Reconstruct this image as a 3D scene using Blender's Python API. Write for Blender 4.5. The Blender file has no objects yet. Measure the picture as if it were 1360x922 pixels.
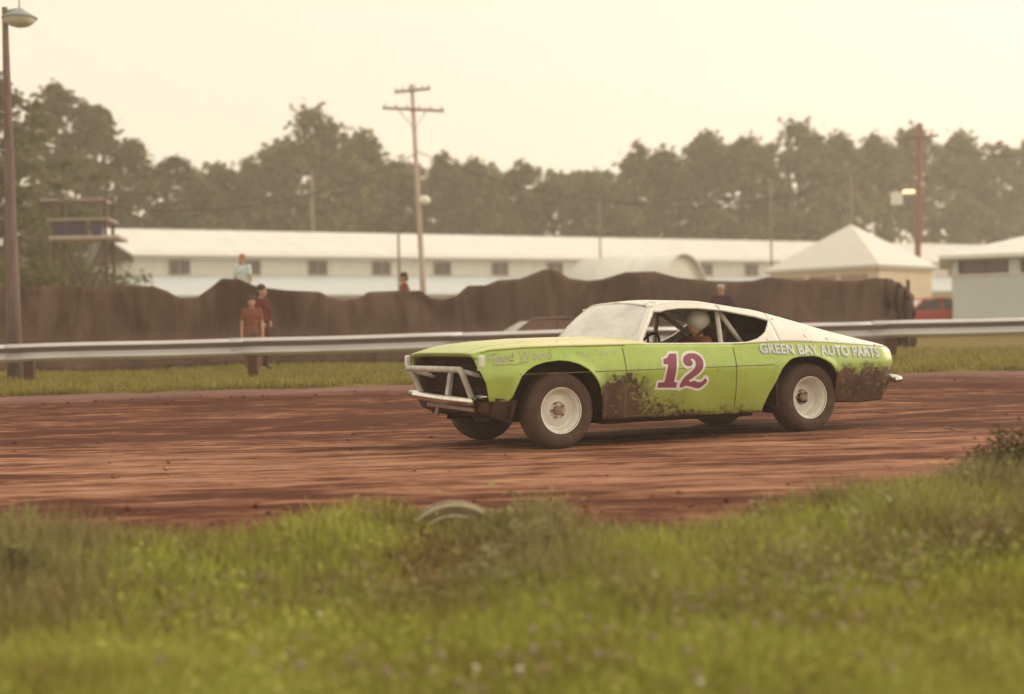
import bpy, bmesh, math, random
import numpy as np
from mathutils import Vector, Matrix

random.seed(7)
SC = bpy.context.scene
COL = SC.collection
R = math.radians
PI = math.pi

# ------------------------------------------------------------------ camera
F = 1889.0          # focal length in pixels of a 1360 px wide frame (a 50 mm lens)
CAM_H = 1.058       # height of the lens above the dirt where the car runs
ROLL = R(1.4)
PITCH = math.atan(14 / F)
cam_d = bpy.data.cameras.new('camera')
cam = bpy.data.objects.new('camera', cam_d)
COL.objects.link(cam)
cam_d.sensor_fit = 'HORIZONTAL'
cam_d.sensor_width = 36
cam_d.lens = F * 36 / 1360
cam_d.clip_start = 0.1
cam_d.clip_end = 2000
cam.matrix_world = (Matrix.Translation((0, 0, CAM_H)) @ Matrix.Rotation(PI / 2 - PITCH, 4, 'X')
                    @ Matrix.Rotation(-ROLL, 4, 'Z'))
cam_d.dof.use_dof = True
cam_d.dof.focus_distance = 14.3
cam_d.dof.aperture_fstop = 0.85
SC.camera = cam

# ------------------------------------------------------------------ sky, sun, exposure
SUN_EL, SUN_AZ = R(22), R(66)        # azimuth clockwise from +Y: low on the right
wd = bpy.data.worlds.new('World')
SC.world = wd
wd.use_nodes = True
nt = wd.node_tree
nt.nodes.clear()
sky = nt.nodes.new('ShaderNodeTexSky')
sky.sky_type = 'NISHITA'
sky.sun_disc = False
sky.sun_elevation = SUN_EL
sky.sun_rotation = SUN_AZ
sky.dust_density = 4
sky.air_density = 0.7
bg1 = nt.nodes.new('ShaderNodeBackground')
bg1.inputs['Strength'].default_value = 0.05
nt.links.new(sky.outputs[0], bg1.inputs['Color'])
bg2 = nt.nodes.new('ShaderNodeBackground')       # the even cream overcast in front of the blue
bg2.inputs['Color'].default_value = (1.0, 0.835, 0.60, 1)
bg2.inputs['Strength'].default_value = 0.97
ad = nt.nodes.new('ShaderNodeAddShader')
nt.links.new(bg1.outputs[0], ad.inputs[0])
nt.links.new(bg2.outputs[0], ad.inputs[1])
wo = nt.nodes.new('ShaderNodeOutputWorld')
nt.links.new(ad.outputs[0], wo.inputs['Surface'])
sun_d = bpy.data.lights.new('sun', 'SUN')
sun = bpy.data.objects.new('sun', sun_d)
COL.objects.link(sun)
sun_d.energy = 1.4
sun_d.angle = R(16)
sun_d.color = (1, 0.90, 0.74)
sdir = Vector((math.sin(SUN_AZ) * math.cos(SUN_EL), math.cos(SUN_AZ) * math.cos(SUN_EL), math.sin(SUN_EL)))
sun.rotation_euler = (-sdir).to_track_quat('-Z', 'Y').to_euler()
sun.location = (40, 10, 30)
vs = SC.view_settings
vs.view_transform = 'Standard'
vs.look = 'None'
vs.exposure = 0.14
vs.gamma = 1.0
vs.use_curve_mapping = False
SC.render.engine = 'CYCLES'
SC.cycles.use_denoising = True
SC.cycles.max_bounces = 8
SC.cycles.transparent_max_bounces = 8
SC.cycles.volume_bounces = 1


# ------------------------------------------------------------------ helpers
def ray(px, py):
    X, Y = px - 680, py - 461
    cr, sr = math.cos(ROLL), math.sin(ROLL)
    a, b = X * cr - Y * sr, X * sr + Y * cr
    d = (a / F, 1.0, -b / F)
    c, s = math.cos(PITCH), math.sin(PITCH)
    return Vector((d[0], d[1] * c + d[2] * s, -d[1] * s + d[2] * c))


def at(px, py, Y):
    """the place seen at a photograph pixel, at the true distance Y"""
    r = ray(px, py)
    return Vector((0, 0, CAM_H)) + r * (Y / r.y)


def ip(x, pts):
    xs = [p[0] for p in pts]
    ys = [p[1] for p in pts]
    return float(np.interp(x, xs, ys))


def sst(a, b, x):
    t = min(1, max(0, (x - a) / (b - a)))
    return t * t * (3 - 2 * t)


GP = [(-30, -.3), (4, -.3), (6, -.24), (8, -.04), (9, 0), (16.4, 0), (18.5, .16), (20.3, .39), (21.2, .43),
      (25, .46), (34, .52), (60, .8), (1000, .8)]


def gz(x, y):
    y2 = y + .25 * math.sin(x * .31 + 1)
    z = ip(y2, GP)
    if y > 20.5:
        z += .035 * math.sin(x * .9 + y * .6) * sst(20.5, 22, y)
    if y < 8.5:
        z += (.03 * math.sin(x * 2.1 + y) + .03 * math.sin(x * .9 - 2 * y)) * sst(8.8, 7.6, y)
    return z


class MB:
    def __init__(self):
        self.v, self.f, self.m = [], [], []
        self.mi = 0

    def add(self, vs_, fs_):
        n = len(self.v)
        self.v += [tuple(p) for p in vs_]
        for q in fs_:
            self.f.append(tuple(i + n for i in q))
            self.m.append(self.mi)
        return self

    def box(self, c, s, rz=0.0, rx=0.0, ry=0.0):
        M = Matrix.Rotation(rz, 3, 'Z') @ Matrix.Rotation(ry, 3, 'Y') @ Matrix.Rotation(rx, 3, 'X')
        c = Vector(c)
        P = [c + M @ Vector((x * s[0] / 2, y * s[1] / 2, z * s[2] / 2)) for x in (-1, 1) for y in (-1, 1) for z in (-1, 1)]
        return self.add(P, [(0, 1, 3, 2), (4, 6, 7, 5), (0, 4, 5, 1), (2, 3, 7, 6), (0, 2, 6, 4), (1, 5, 7, 3)])

    def hexa(self, P):
        """eight corners: bottom four then top four, same winding"""
        return self.add(P, [(3, 2, 1, 0), (4, 5, 6, 7), (0, 1, 5, 4), (1, 2, 6, 5), (2, 3, 7, 6), (3, 0, 4, 7)])

    def tube(self, pts, r, n=10, caps=True):
        pts = [Vector(p) for p in pts]
        if not hasattr(r, '__len__'):
            r = [r] * len(pts)
        V = []
        up = None
        for i, p in enumerate(pts):
            a = pts[max(0, i - 1)]
            b = pts[min(len(pts) - 1, i + 1)]
            t = (b - a).normalized()
            if up is None:
                up = Vector((0, 0, 1)) if abs(t.z) < .9 else Vector((1, 0, 0))
            s = t.cross(up).normalized()
            up = s.cross(t).normalized()
            for k in range(n):
                an = 2 * PI * k / n
                V.append(p + (s * math.cos(an) + up * math.sin(an)) * r[i])
        Fs = []
        for i in range(len(pts) - 1):
            for k in range(n):
                Fs.append((i * n + k, i * n + (k + 1) % n, (i + 1) * n + (k + 1) % n, (i + 1) * n + k))
        if caps:
            Fs.append(tuple(range(n - 1, -1, -1)))
            Fs.append(tuple((len(pts) - 1) * n + k for k in range(n)))
        return self.add(V, Fs)

    def grid(self, P):
        """rows of points"""
        nr, nc = len(P), len(P[0])
        V = [p for row in P for p in row]
        return self.add(V, [(i * nc + j, i * nc + j + 1, (i + 1) * nc + j + 1, (i + 1) * nc + j)
                            for i in range(nr - 1) for j in range(nc - 1)])

    def lathe(self, prof, M=None, n=40, closed=False):
        """profile of (radius, along axis); axis is local Y"""
        V = []
        M = M or Matrix.Identity(4)
        for r_, a in prof:
            for k in range(n):
                an = 2 * PI * k / n
                V.append(M @ Vector((r_ * math.cos(an), a, r_ * math.sin(an))))
        Fs = []
        L = len(prof)
        for i in range(L if closed else L - 1):
            j = (i + 1) % L
            for k in range(n):
                Fs.append((i * n + k, i * n + (k + 1) % n, j * n + (k + 1) % n, j * n + k))
        return self.add(V, Fs)

    def ball(self, c, r, n=10):
        c = Vector(c)
        if not hasattr(r, '__len__'):
            r = (r, r, r)
        V, Fs = [], []
        m = n // 2 + 1
        for i in range(1, m):
            th = PI * i / m
            for k in range(n):
                ph = 2 * PI * k / n
                V.append(c + Vector((r[0] * math.sin(th) * math.cos(ph), r[1] * math.sin(th) * math.sin(ph), r[2] * math.cos(th))))
        for i in range(m - 2):
            for k in range(n):
                Fs.append((i * n + k, (i + 1) * n + k, (i + 1) * n + (k + 1) % n, i * n + (k + 1) % n))
        t = len(V)
        V.append(c + Vector((0, 0, r[2])))
        V.append(c - Vector((0, 0, r[2])))
        for k in range(n):
            Fs.append((t, k, (k + 1) % n))
            Fs.append((t + 1, (m - 2) * n + (k + 1) % n, (m - 2) * n + k))
        return self.add(V, Fs)

    def mesh(self, name, mats, smooth=False):
        me = bpy.data.meshes.new(name)
        me.from_pydata(self.v, [], self.f)
        for m_ in (mats if isinstance(mats, (list, tuple)) else [mats]):
            me.materials.append(m_)
        if any(self.m):
            me.polygons.foreach_set('material_index', self.m)
        if smooth:
            me.polygons.foreach_set('use_smooth', [True] * len(me.polygons))
        me.update()
        return me

    def build(self, name, mats, parent=None, smooth=False, fix=True, loc=None):
        me = self.mesh(name, mats, smooth)
        if fix:
            bm = bmesh.new()
            bm.from_mesh(me)
            bmesh.ops.recalc_face_normals(bm, faces=bm.faces)
            bm.to_mesh(me)
            bm.free()
        o = bpy.data.objects.new(name, me)
        COL.objects.link(o)
        if parent:
            o.parent = parent
        if loc is not None:
            o.location = loc
        return o


def tag(o, label=None, cat=None, group=None, kind=None):
    if label:
        o['label'] = label
    if cat:
        o['category'] = cat
    if group:
        o['group'] = group
    if kind:
        o['kind'] = kind
    return o


def empty(name, loc=(0, 0, 0), rz=0.0, label=None, cat=None, group=None):
    o = bpy.data.objects.new(name, None)
    COL.objects.link(o)
    o.empty_display_size = .2
    o.location = loc
    o.rotation_euler = (0, 0, rz)
    return tag(o, label, cat, group)


def auto_smooth(o, ang=35):
    me = o.data
    me.polygons.foreach_set('use_smooth', [True] * len(me.polygons))
    bm = bmesh.new()
    bm.from_mesh(me)
    for e in bm.edges:
        if len(e.link_faces) == 2 and e.calc_face_angle(0) > R(ang):
            e.smooth = False
    bm.to_mesh(me)
    bm.free()
    return o


def bevel(o, w, seg=2):
    b = o.modifiers.new('bevel', 'BEVEL')
    b.width = w
    b.segments = seg
    b.limit_method = 'ANGLE'
    return o


# ------------------------------------------------------------------ materials
class NB:
    """small node builder"""

    def __init__(self, name):
        self.mat = bpy.data.materials.new(name)
        self.mat.use_nodes = True
        self.t = self.mat.node_tree
        self.b = self.t.nodes['Principled BSDF']
        self.out = self.t.nodes['Material Output']
        self.tc = self.t.nodes.new('ShaderNodeTexCoord')

    def n(self, typ, **kw):
        x = self.t.nodes.new(typ)
        for k, v_ in kw.items():
            setattr(x, k, v_)
        return x

    def link(self, a, b_):
        self.t.links.new(a, b_)

    def put(self, sock, v_):
        if isinstance(v_, bpy.types.NodeSocket):
            self.link(v_, sock)
        elif isinstance(v_, (tuple, list)) and len(v_) == 3 and sock.type == 'RGBA':
            sock.default_value = (*v_, 1)
        else:
            sock.default_value = v_

    def coord(self, scale=(1, 1, 1), kind='Object', loc=(0, 0, 0)):
        m = self.n('ShaderNodeMapping')
        m.inputs['Scale'].default_value = scale
        m.inputs['Location'].default_value = loc
        self.link(self.tc.outputs[kind], m.inputs['Vector'])
        return m.outputs[0]

    def noise(self, scale=5, detail=4, rough=.55, vec=None, dist=0.0):
        x = self.n('ShaderNodeTexNoise')
        x.inputs['Scale'].default_value = scale
        x.inputs['Detail'].default_value = detail
        x.inputs['Roughness'].default_value = rough
        x.inputs['Distortion'].default_value = dist
        self.link(vec if vec is not None else self.coord(), x.inputs['Vector'])
        return x.outputs['Fac']

    def math(self, op, a, b_=0.0, clamp=False):
        x = self.n('ShaderNodeMath', operation=op, use_clamp=clamp)
        self.put(x.inputs[0], a)
        self.put(x.inputs[1], b_)
        return x.outputs[0]

    def rng(self, v_, a, b_, c=0.0, d=1.0):
        x = self.n('ShaderNodeMapRange', clamp=True)
        x.interpolation_type = 'SMOOTHSTEP'
        self.put(x.inputs['Value'], v_)
        for nme, q in (('From Min', a), ('From Max', b_), ('To Min', c), ('To Max', d)):
            x.inputs[nme].default_value = q
        return x.outputs['Result']

    def mix(self, f, a, b_):
        x = self.n('ShaderNodeMix', data_type='RGBA')
        self.put(x.inputs[0], f)
        self.put(x.inputs[6], a)
        self.put(x.inputs[7], b_)
        return x.outputs[2]

    def ramp(self, f, stops):
        x = self.n('ShaderNodeValToRGB')
        e = x.color_ramp.elements
        while len(e) < len(stops):
            e.new(.5)
        for el, (p, c) in zip(e, stops):
            el.position = p
            el.color = (*c, 1)
        self.put(x.inputs[0], f)
        return x.outputs['Color']

    def bump(self, h, strength=.3, dist=.02):
        x = self.n('ShaderNodeBump')
        x.inputs['Strength'].default_value = strength
        x.inputs['Distance'].default_value = dist
        self.link(h, x.inputs['Height'])
        self.link(x.outputs[0], self.b.inputs['Normal'])

    def xyz(self, kind='Object'):
        x = self.n('ShaderNodeSeparateXYZ')
        self.link(self.tc.outputs[kind], x.inputs[0])
        return x.outputs

    def fin(self, col=None, rough=.6, metal=0.0, spec=.5):
        if col is not None:
            self.put(self.b.inputs['Base Color'], col)
        self.put(self.b.inputs['Roughness'], rough)
        self.put(self.b.inputs['Metallic'], metal)
        self.b.inputs['Specular IOR Level'].default_value = spec
        return self.mat


def simple(name, c, rough=.6, metal=0.0, var=.25, scale=6, spec=.4, bump=0.0, sc3=(1, 1, 1)):
    b = NB(name)
    nz = b.noise(scale, 4, .6, b.coord(sc3))
    lo = tuple(x * (1 - var) for x in c)
    hi = tuple(min(1, x * (1 + var)) for x in c)
    if bump:
        b.bump(nz, bump)
    return b.fin(b.ramp(nz, [(.25, lo), (.75, hi)]), rough, metal, spec)


M = {}
M['tyre'] = simple('tyre_rubber', (.085, .05, .04), .85, var=.35, scale=9, bump=.2)
M['shadegalv'] = simple('painted_shade_galvanised_steel', (.20, .15, .15), .7, .1, var=.2, scale=3, sc3=(.4, 1, 1))  # darker steel: shade of the rail's valley put into the colour
M['rim'] = simple('white_rim_paint', (.76, .75, .69), .45, var=.12, scale=12)
M['hub'] = simple('hub_dirt', (.32, .22, .17), .7, var=.4, scale=20)
M['dark'] = simple('dark_muddy_steel', (.035, .012, .008), .85, var=.4, scale=8, spec=.2)
M['interior'] = simple('interior_paint', (.06, .028, .02), .8, var=.4, scale=5, spec=.2)
M['tubewhite'] = simple('push_bar_paint', (.52, .51, .48), .5, var=.3, scale=14)
M['chrome'] = simple('scuffed_chrome', (.75, .74, .70), .22, 1.0, var=.2, scale=10)
M['galv'] = simple('galvanised_steel', (.60, .60, .62), .5, .35, var=.12, scale=2.5, sc3=(.4, 1, 1))
M['postwood'] = simple('brown_post_wood', (.095, .045, .03), .9, var=.35, scale=8)
M['greywood'] = simple('weathered_pole_wood', (.27, .205, .18), .9, var=.3, scale=5, sc3=(3, 3, .5), bump=.3)
M['mauvewood'] = simple('dark_mauve_pole_wood', (.17, .12, .112), .9, var=.3, scale=5, sc3=(3, 3, .5))
M['palepole'] = simple('blur_paled_pole_wood', (.46, .39, .33), .9, var=.15, scale=5, sc3=(3, 3, .5))  # paleness from motion blur and haze put into the wood colour
M['rust_pole'] = simple('rusty_red_pole', (.20, .105, .08), .85, var=.35, scale=6, sc3=(2, 2, .4))
M['white_roof'] = simple('white_roof_sheeting', (.76, .78, .76), .55, var=.09, scale=1.0, sc3=(1.6, .35, .35))
M['white_wall'] = simple('white_wall_boards', (.71, .70, .64), .8, var=.11, scale=1.4, sc3=(1.5, 1.5, .5))
M['cream_wall'] = simple('cream_wall_boards', (.62, .53, .38), .8, var=.1, scale=1.5)
M['bluewhite'] = simple('pale_blue_siding', (.55, .62, .64), .7, var=.06, scale=1.0)
M['shadowglass'] = simple('dark_window_glass', (.10, .075, .085), .25, var=.2, scale=2)
M['navy'] = simple('navy_boards', (.03, .03, .075), .8, var=.3, scale=3)
M['plank'] = simple('grey_planks', (.36, .30, .28), .85, var=.2, scale=4)
M['bark'] = simple('tree_bark', (.10, .065, .05), .95, var=.4, scale=6, sc3=(3, 3, .6))
M['wire'] = simple('black_wire', (.05, .045, .04), .7, var=.2)
M['glasslamp'] = simple('frosted_lamp_glass', (.62, .62, .55), .35, var=.1)
M['lampshade'] = simple('grey_enamel_reflector', (.28, .33, .34), .5, var=.15)
M['skin'] = simple('skin', (.45, .24, .16), .6, var=.1)
M['hair'] = simple('brown_hair', (.05, .025, .015), .8, var=.3)
M['weathered_tyre'] = simple('whitewashed_rubber', (.16, .125, .07), .85, var=.3, scale=9)


def mat_em(name, c, s):
    b = NB(name)
    b.b.inputs['Base Color'].default_value = (*c, 1)
    b.b.inputs['Emission Color'].default_value = (*c, 1)
    b.b.inputs['Emission Strength'].default_value = s
    return b.mat


M['lit'] = mat_em('lit_lamp', (1, .86, .5), 1.1)
# ------------------------------------------------------------------ ground
def mat_ground():
    b = NB('grassy_earth')
    n1 = b.noise(1.3, 5, .6)
    n2 = b.noise(9, 4, .6)
    c = b.mix(n1, (.13, .095, .03), (.24, .19, .05))
    c = b.mix(b.rng(n2, .5, .75), c, (.09, .05, .022))
    b.bump(n2, .6, .04)
    return b.fin(c, .95, spec=.1)


def mat_dirt():
    b = NB('red_dirt')
    x, y, z = b.xyz()
    w = b.noise(.6, 3, .5, b.coord((.3, 1, 1)))
    y2 = b.math('ADD', y, b.math('MULTIPLY', b.math('SUBTRACT', w, .5), 1.2))
    streak = b.noise(1.0, 6, .62, b.coord((.16, 2.6, 1)))
    fine = b.noise(1.0, 5, .65, b.coord((1.1, 11, 1)))
    lump = b.noise(5.5, 5, .65, b.coord((.6, 1.4, 1)))
    dark, mid, light = (.090, .027, .014), (.225, .095, .054), (.42, .225, .145)
    # packed pale racing line, wet dark band on the far bank
    band = b.math('MULTIPLY', b.rng(y2, 8.7, 10.0), b.rng(y2, 16.2, 12.8))
    bank = b.math('MULTIPLY', b.rng(y2, 15.5, 17.5), b.rng(y2, 20.3, 19.2))
    t = b.math('ADD', b.math('MULTIPLY', band, .20), b.math('MULTIPLY', b.math('SUBTRACT', streak, .22), 1.05))
    t = b.math('ADD', t, b.math('MULTIPLY', b.math('SUBTRACT', fine, .5), 1.35))
    t = b.math('ADD', t, b.math('MULTIPLY', b.math('SUBTRACT', lump, .5), .75))
    t = b.math('SUBTRACT', t, b.math('MULTIPLY', bank, .03))
    blot = b.noise(1.0, 4, .6, b.coord((.35, 1.1, 1), loc=(4, 2, 0)))
    t = b.math('SUBTRACT', t, b.math('MULTIPLY', b.rng(blot, .50, .66), .28))
    c = b.ramp(t, [(.24, dark), (.42, mid), (.70, light)])
    lip = b.rng(y2, 19.4, 20.2)
    c = b.mix(b.math('MULTIPLY', lip, .7), c, (.24, .145, .13))
    h = b.math('ADD', b.math('MULTIPLY', streak, .6), b.math('ADD', b.math('MULTIPLY', fine, .5), b.math('MULTIPLY', lump, .5)))
    b.bump(h, .9, .07)
    return b.fin(c, .92, spec=.15)


M['ground'] = mat_ground()
M['dirt'] = mat_dirt()


def sheet(name, xs, ys, zf, mat):
    P = [[(x, y, zf(x, y)) for x in xs] for y in ys]
    return MB().grid(P).build(name, mat, smooth=True)


xs = sorted(set([-170, -120, -90, -60, -40, -30] + [round(-24 + .6 * i, 2) for i in range(81)] + [30, 40, 60, 90, 120, 170]))
ys = sorted(set([-7, -3, 0, 2] + [round(3 + .25 * i, 2) for i in range(100)] + [30, 32, 35, 40, 45, 50, 60, 80, 110, 140, 190]))


def zground(x, y):
    z = gz(x, y)
    return z - .06 * sst(6.9, 7.5, y) * sst(21.0, 20.4, y)


g = sheet('ground', xs, ys, zground, M['ground'])
tag(g, 'grassy ground of the fairground and the infield', 'ground', kind='structure')

rr = random.Random(3)
RUTS = [(rr.uniform(8.6, 20), rr.uniform(.05, .22), rr.uniform(-.022, .016), rr.uniform(0, 6), rr.uniform(.05, .2)) for _ in range(46)]


def ztrack(x, y):
    z = gz(x, y) + .004
    for (y0, w, a, ph, fr) in RUTS:
        yy = y0 + .25 * math.sin(x * fr + ph) + .01 * x
        d = (y - yy) / w
        if abs(d) < 2.2:
            z += a * math.exp(-d * d) * (0.75 + .25 * math.sin(x * 1.7 + ph * 3))
    z += .010 * math.sin(x * 3.1 + y * 5) * math.sin(y * 7.3 + x * .7)
    e = min(sst(7.0, 7.6, y), sst(20.9, 20.2, y))
    return z - .05 * (1 - e)


xt = [round(-24 + .2 * i, 2) for i in range(241)]
yt = [round(7.0 + .075 * i, 3) for i in range(186)]
t = sheet('dirt_track', xt, yt, ztrack, M['dirt'])
tag(t, 'rutted red dirt race track', 'track', kind='structure')

# loose clods thrown up along the track
mb = MB()
rr = random.Random(11)
for i in range(420):
    y = rr.choice([rr.uniform(7.3, 8.6), rr.uniform(7.6, 9.2), rr.uniform(8, 20.5), rr.uniform(19.6, 20.8)])
    x = rr.uniform(-.42, .42) * y * 1.05
    s = rr.uniform(.008, .034)
    c = Vector((x, y, gz(x, y) + s * .3))
    o = [Vector((rr.uniform(-1, 1), rr.uniform(-1, 1), rr.uniform(-.7, .8))).normalized() * s * rr.uniform(.6, 1.2) for _ in range(6)]
    P = [c + Vector((s, 0, 0)) + o[0] * .4, c + Vector((0, s, 0)) + o[1] * .4, c - Vector((s, 0, 0)) + o[2] * .4,
         c - Vector((0, s, 0)) + o[3] * .4, c + Vector((0, 0, s * .8)), c - Vector((0, 0, s))]
    mb.add(P, [(0, 1, 4), (1, 2, 4), (2, 3, 4), (3, 0, 4), (1, 0, 5), (2, 1, 5), (3, 2, 5), (0, 3, 5)])
o = mb.build('dirt_clods', M['dirt'])
tag(o, 'loose clods of dirt scattered over the track', 'dirt clods', kind='stuff')


# ------------------------------------------------------------------ grass and weeds (nobody could count them)
def mat_leaf(name, stops, rough=.6, trans=.25):
    b = NB(name)
    g_ = b.n('ShaderNodeNewGeometry')
    nz = b.noise(1.6, 4, .6)
    f = b.math('ADD', b.math('MULTIPLY', g_.outputs['Random Per Island'], .42), b.math('MULTIPLY', b.math('SUBTRACT', nz, .25), .9))
    c = b.ramp(f, stops)
    b.fin(c, rough, spec=.25)
    tr = b.n('ShaderNodeBsdfTranslucent')
    b.link(c, tr.inputs['Color'])
    mx = b.n('ShaderNodeMixShader')
    mx.inputs[0].default_value = trans
    b.link(b.b.outputs[0], mx.inputs[1])
    b.link(tr.outputs[0], mx.inputs[2])
    b.link(mx.outputs[0], b.out.inputs['Surface'])
    return b.mat


M['grass'] = mat_leaf('infield_grass_blades', [(.05, (.22, .13, .05)), (.3, (.33, .30, .065)), (.6, (.45, .48, .09)), (.95, (.62, .60, .18))])
M['weed'] = mat_leaf('tall_weeds', [(.05, (.20, .10, .055)), (.35, (.26, .20, .09)), (.7, (.36, .36, .14)), (.98, (.52, .46, .25))])
M['verge'] = mat_leaf('verge_grass_blades', [(.05, (.16, .095, .035)), (.4, (.28, .24, .06)), (.7, (.33, .32, .08)), (.95, (.48, .37, .17))])
M['flower'] = mat_leaf('clover_heads', [(.1, (.36, .25, .20)), (.6, (.48, .36, .29)), (.95, (.66, .56, .42))])
M['whiteflower'] = simple('white_petals', (.8, .78, .66), .6, var=.05)


def blades(name, mat, bx, by, H, W, rng, lean=.35, seg=2):
    """numpy batch of tapering bent blades"""
    n = len(bx)
    bz = np.array([gz(x, y) for x, y in zip(bx, by)]) - .01
    az = rng.uniform(0, 2 * PI, n)
    la = rng.uniform(0, 2 * PI, n)
    le = rng.uniform(.05, lean, n) * H
    base = np.stack([bx, by, bz], 1)
    sx = np.stack([np.cos(az), np.sin(az), np.zeros(n)], 1) * (W / 2)[:, None]
    dr = np.stack([np.cos(la), np.sin(la), np.zeros(n)], 1) * le[:, None]
    up = np.stack([np.zeros(n), np.zeros(n), H], 1)
    mid = base + up * .55 + dr * .3
    tip = base + up + dr
    V = np.stack([base - sx, base + sx, mid - sx * .75, mid + sx * .75, tip], 1).reshape(-1, 3)
    i0 = np.arange(n) * 5
    loops = np.stack([i0, i0 + 1, i0 + 3, i0 + 2, i0 + 2, i0 + 3, i0 + 4], 1).reshape(-1)
    starts = np.stack([np.arange(n) * 7, np.arange(n) * 7 + 4], 1).reshape(-1)
    tot = np.tile([4, 3], n)
    me = bpy.data.meshes.new(name)
    me.vertices.add(len(V))
    me.vertices.foreach_set('co', V.astype(np.float32).ravel())
    me.loops.add(len(loops))
    me.loops.foreach_set('vertex_index', loops.astype(np.int32))
    me.polygons.add(len(starts))
    me.polygons.foreach_set('loop_start', starts.astype(np.int32))
    me.polygons.foreach_set('loop_total', tot.astype(np.int32))
    me.update(calc_edges=True)
    me.validate()
    me.materials.append(mat)
    o = bpy.data.objects.new(name, me)
    COL.objects.link(o)
    return o


rng = np.random.default_rng(5)


def soft_gap(x, y):
    """trampled grass in front of the half buried tyre"""
    return np.exp(-((x + .335 + .06 * np.sin(y * 9)) / .38) ** 4) * np.clip((y - 6.5) / .7, 0, 1)


def patch(x, y):
    return .5 + .25 * np.sin(x * 1.7 + 2 * np.sin(y * 1.3)) + .25 * np.sin(x * .8 - y * 2.2 + 1)


def dirt_edge(x):
    """how far out the infield grass reaches"""
    return np.interp(x, [-6, -3.3, -1.6, -.9, .1, .55, .9, 1.4, 2.2, 2.8, 3.4, 6], [7.75, 7.7, 7.75, 8.3, 8.2, 7.6, 7.5, 8.15, 8.7, 9.0, 9.6, 9.8])


n = 200000
y = 4.3 + (9.8 - 4.3) * rng.random(n) ** 1.15
x = (rng.random(n) - .5) * 1.22 * y
keep = (y < dirt_edge(x) - .25 * rng.random(n) + .12) & (rng.random(n) < .45 + .75 * patch(x, y))
x, y = x[keep], y[keep]
H = rng.uniform(.05, .15, len(x)) * (.7 + .7 * patch(x * 1.4 + 3, y))
H *= np.interp(y, [4, 6.6, 7.5, 10], [1, 1, 1.2, 1.2])
H *= 1 - .62 * soft_gap(x, y)
o = blades('infield_grass', M['grass'], x, y, H, rng.uniform(.005, .011, len(x)), rng, .7)
tag(o, 'yellow green infield grass in front of the track', 'grass', kind='stuff')

# taller weeds along the track edge
n = 44000
x = (rng.random(n) - .5) * 10.8
e = dirt_edge(x)
y = e - rng.random(n) ** 1.3 * 1.7
cl = np.clip(np.sin(x * 2.3 + 1.1) * .5 + np.sin(x * 5.3 + y * 2) * .4 + .55, .1, 1.3)
big = np.exp(-((x + .15) / .55) ** 2) + 1.0 * np.exp(-((x - 1.75) / .85) ** 2) + .8 * np.exp(-((x - 3.2) / .5) ** 2) + .75 * np.exp(-((x + 2.7) / 1.0) ** 2)
keep = rng.random(n) < .25 + .4 * cl * (.3 + big)
x, y, cl, big = x[keep], y[keep], cl[keep], big[keep]
H = (1 - .68 * soft_gap(x, y)) * rng.uniform(.08, .21, len(x)) * (.6 + .35 * cl + .5 * np.minimum(big, 1.2))
weeds = blades('tall_weeds', M['weed'], x, y, H, rng.uniform(.006, .014, len(x)), rng, .55)
tag(weeds, 'brownish tall weeds edging the dirt track', 'weeds', kind='stuff')

# clover and plantain leaves filling the near grass
nlf = 16000
nr0 = np.random.default_rng(77)
ly = 4.5 + 3.6 * nr0.random(nlf) ** 1.1
lx = (nr0.random(nlf) - .5) * 1.2 * ly
kp = (nr0.random(nlf) < 1.25 - 1.1 * patch(lx * 1.9 + 1, ly * 1.6)) & (ly < dirt_edge(lx) - .3) & (nr0.random(nlf) > .6 * soft_gap(lx, ly))
lx, ly = lx[kp], ly[kp]
lz = np.array([gz(a_, b_) for a_, b_ in zip(lx, ly)]) + nr0.uniform(.02, .14, len(lx))
C = np.stack([lx, ly, lz], 1)
t1 = nr0.normal(0, 1, (len(lx), 3)); t1[:, 2] *= .45
t1 /= np.linalg.norm(t1, axis=1)[:, None]
t2 = np.cross(t1, nr0.normal(0, .35, (len(lx), 3)) + np.array([0, 0, 1.0])); t2 /= np.linalg.norm(t2, axis=1)[:, None]
s1 = nr0.uniform(.007, .020, len(lx))[:, None]
V = np.stack([C - t1 * s1, C + t2 * s1 * .7, C + t1 * s1, C - t2 * s1 * .7], 1).reshape(-1, 3)
me = bpy.data.meshes.new('clover_leaves')
me.from_pydata(V.tolist(), [], np.arange(len(V)).reshape(-1, 4).tolist())
me.materials.append(M['grass'])
o = bpy.data.objects.new('clover_leaves', me)
COL.objects.link(o)
tag(o, 'low broad clover leaves mixed into the near grass', 'clover', kind='stuff')

# broad leaves and seed heads among the weeds
mb = MB()
rr = random.Random(21)
for i in range(2600):
    x = rr.uniform(-3.9, 3.9)
    e = float(dirt_edge(x))
    y = e - rr.random() ** 1.2 * 2.0
    b_ = math.exp(-((x + .15) / .6) ** 2) + .8 * math.exp(-((x - 1.75) / .8) ** 2) + math.exp(-((x - 3.2) / .5) ** 2)
    if rr.random() > .2 + .8 * b_ or rr.random() < float(soft_gap(np.float64(x), np.float64(y))) * .9:
        continue
    z0 = gz(x, y)
    h = rr.uniform(.08, .24) * (.6 + .5 * min(1, b_))
    for k in range(rr.randint(3, 6)):
        c = Vector((x + rr.uniform(-.05, .05), y + rr.uniform(-.05, .05), z0 + h * rr.uniform(.3, 1)))
        a, s = rr.uniform(0, 2 * PI), rr.uniform(.015, .035)
        d = Vector((math.cos(a), math.sin(a), rr.uniform(-.3, .6)))
        w = Vector((-math.sin(a), math.cos(a), rr.uniform(-.3, .3))) * s * .45
        mb.add([c, c + d * s + w, c + d * s * 2, c + d * s - w], [(0, 1, 2, 3)])
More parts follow.
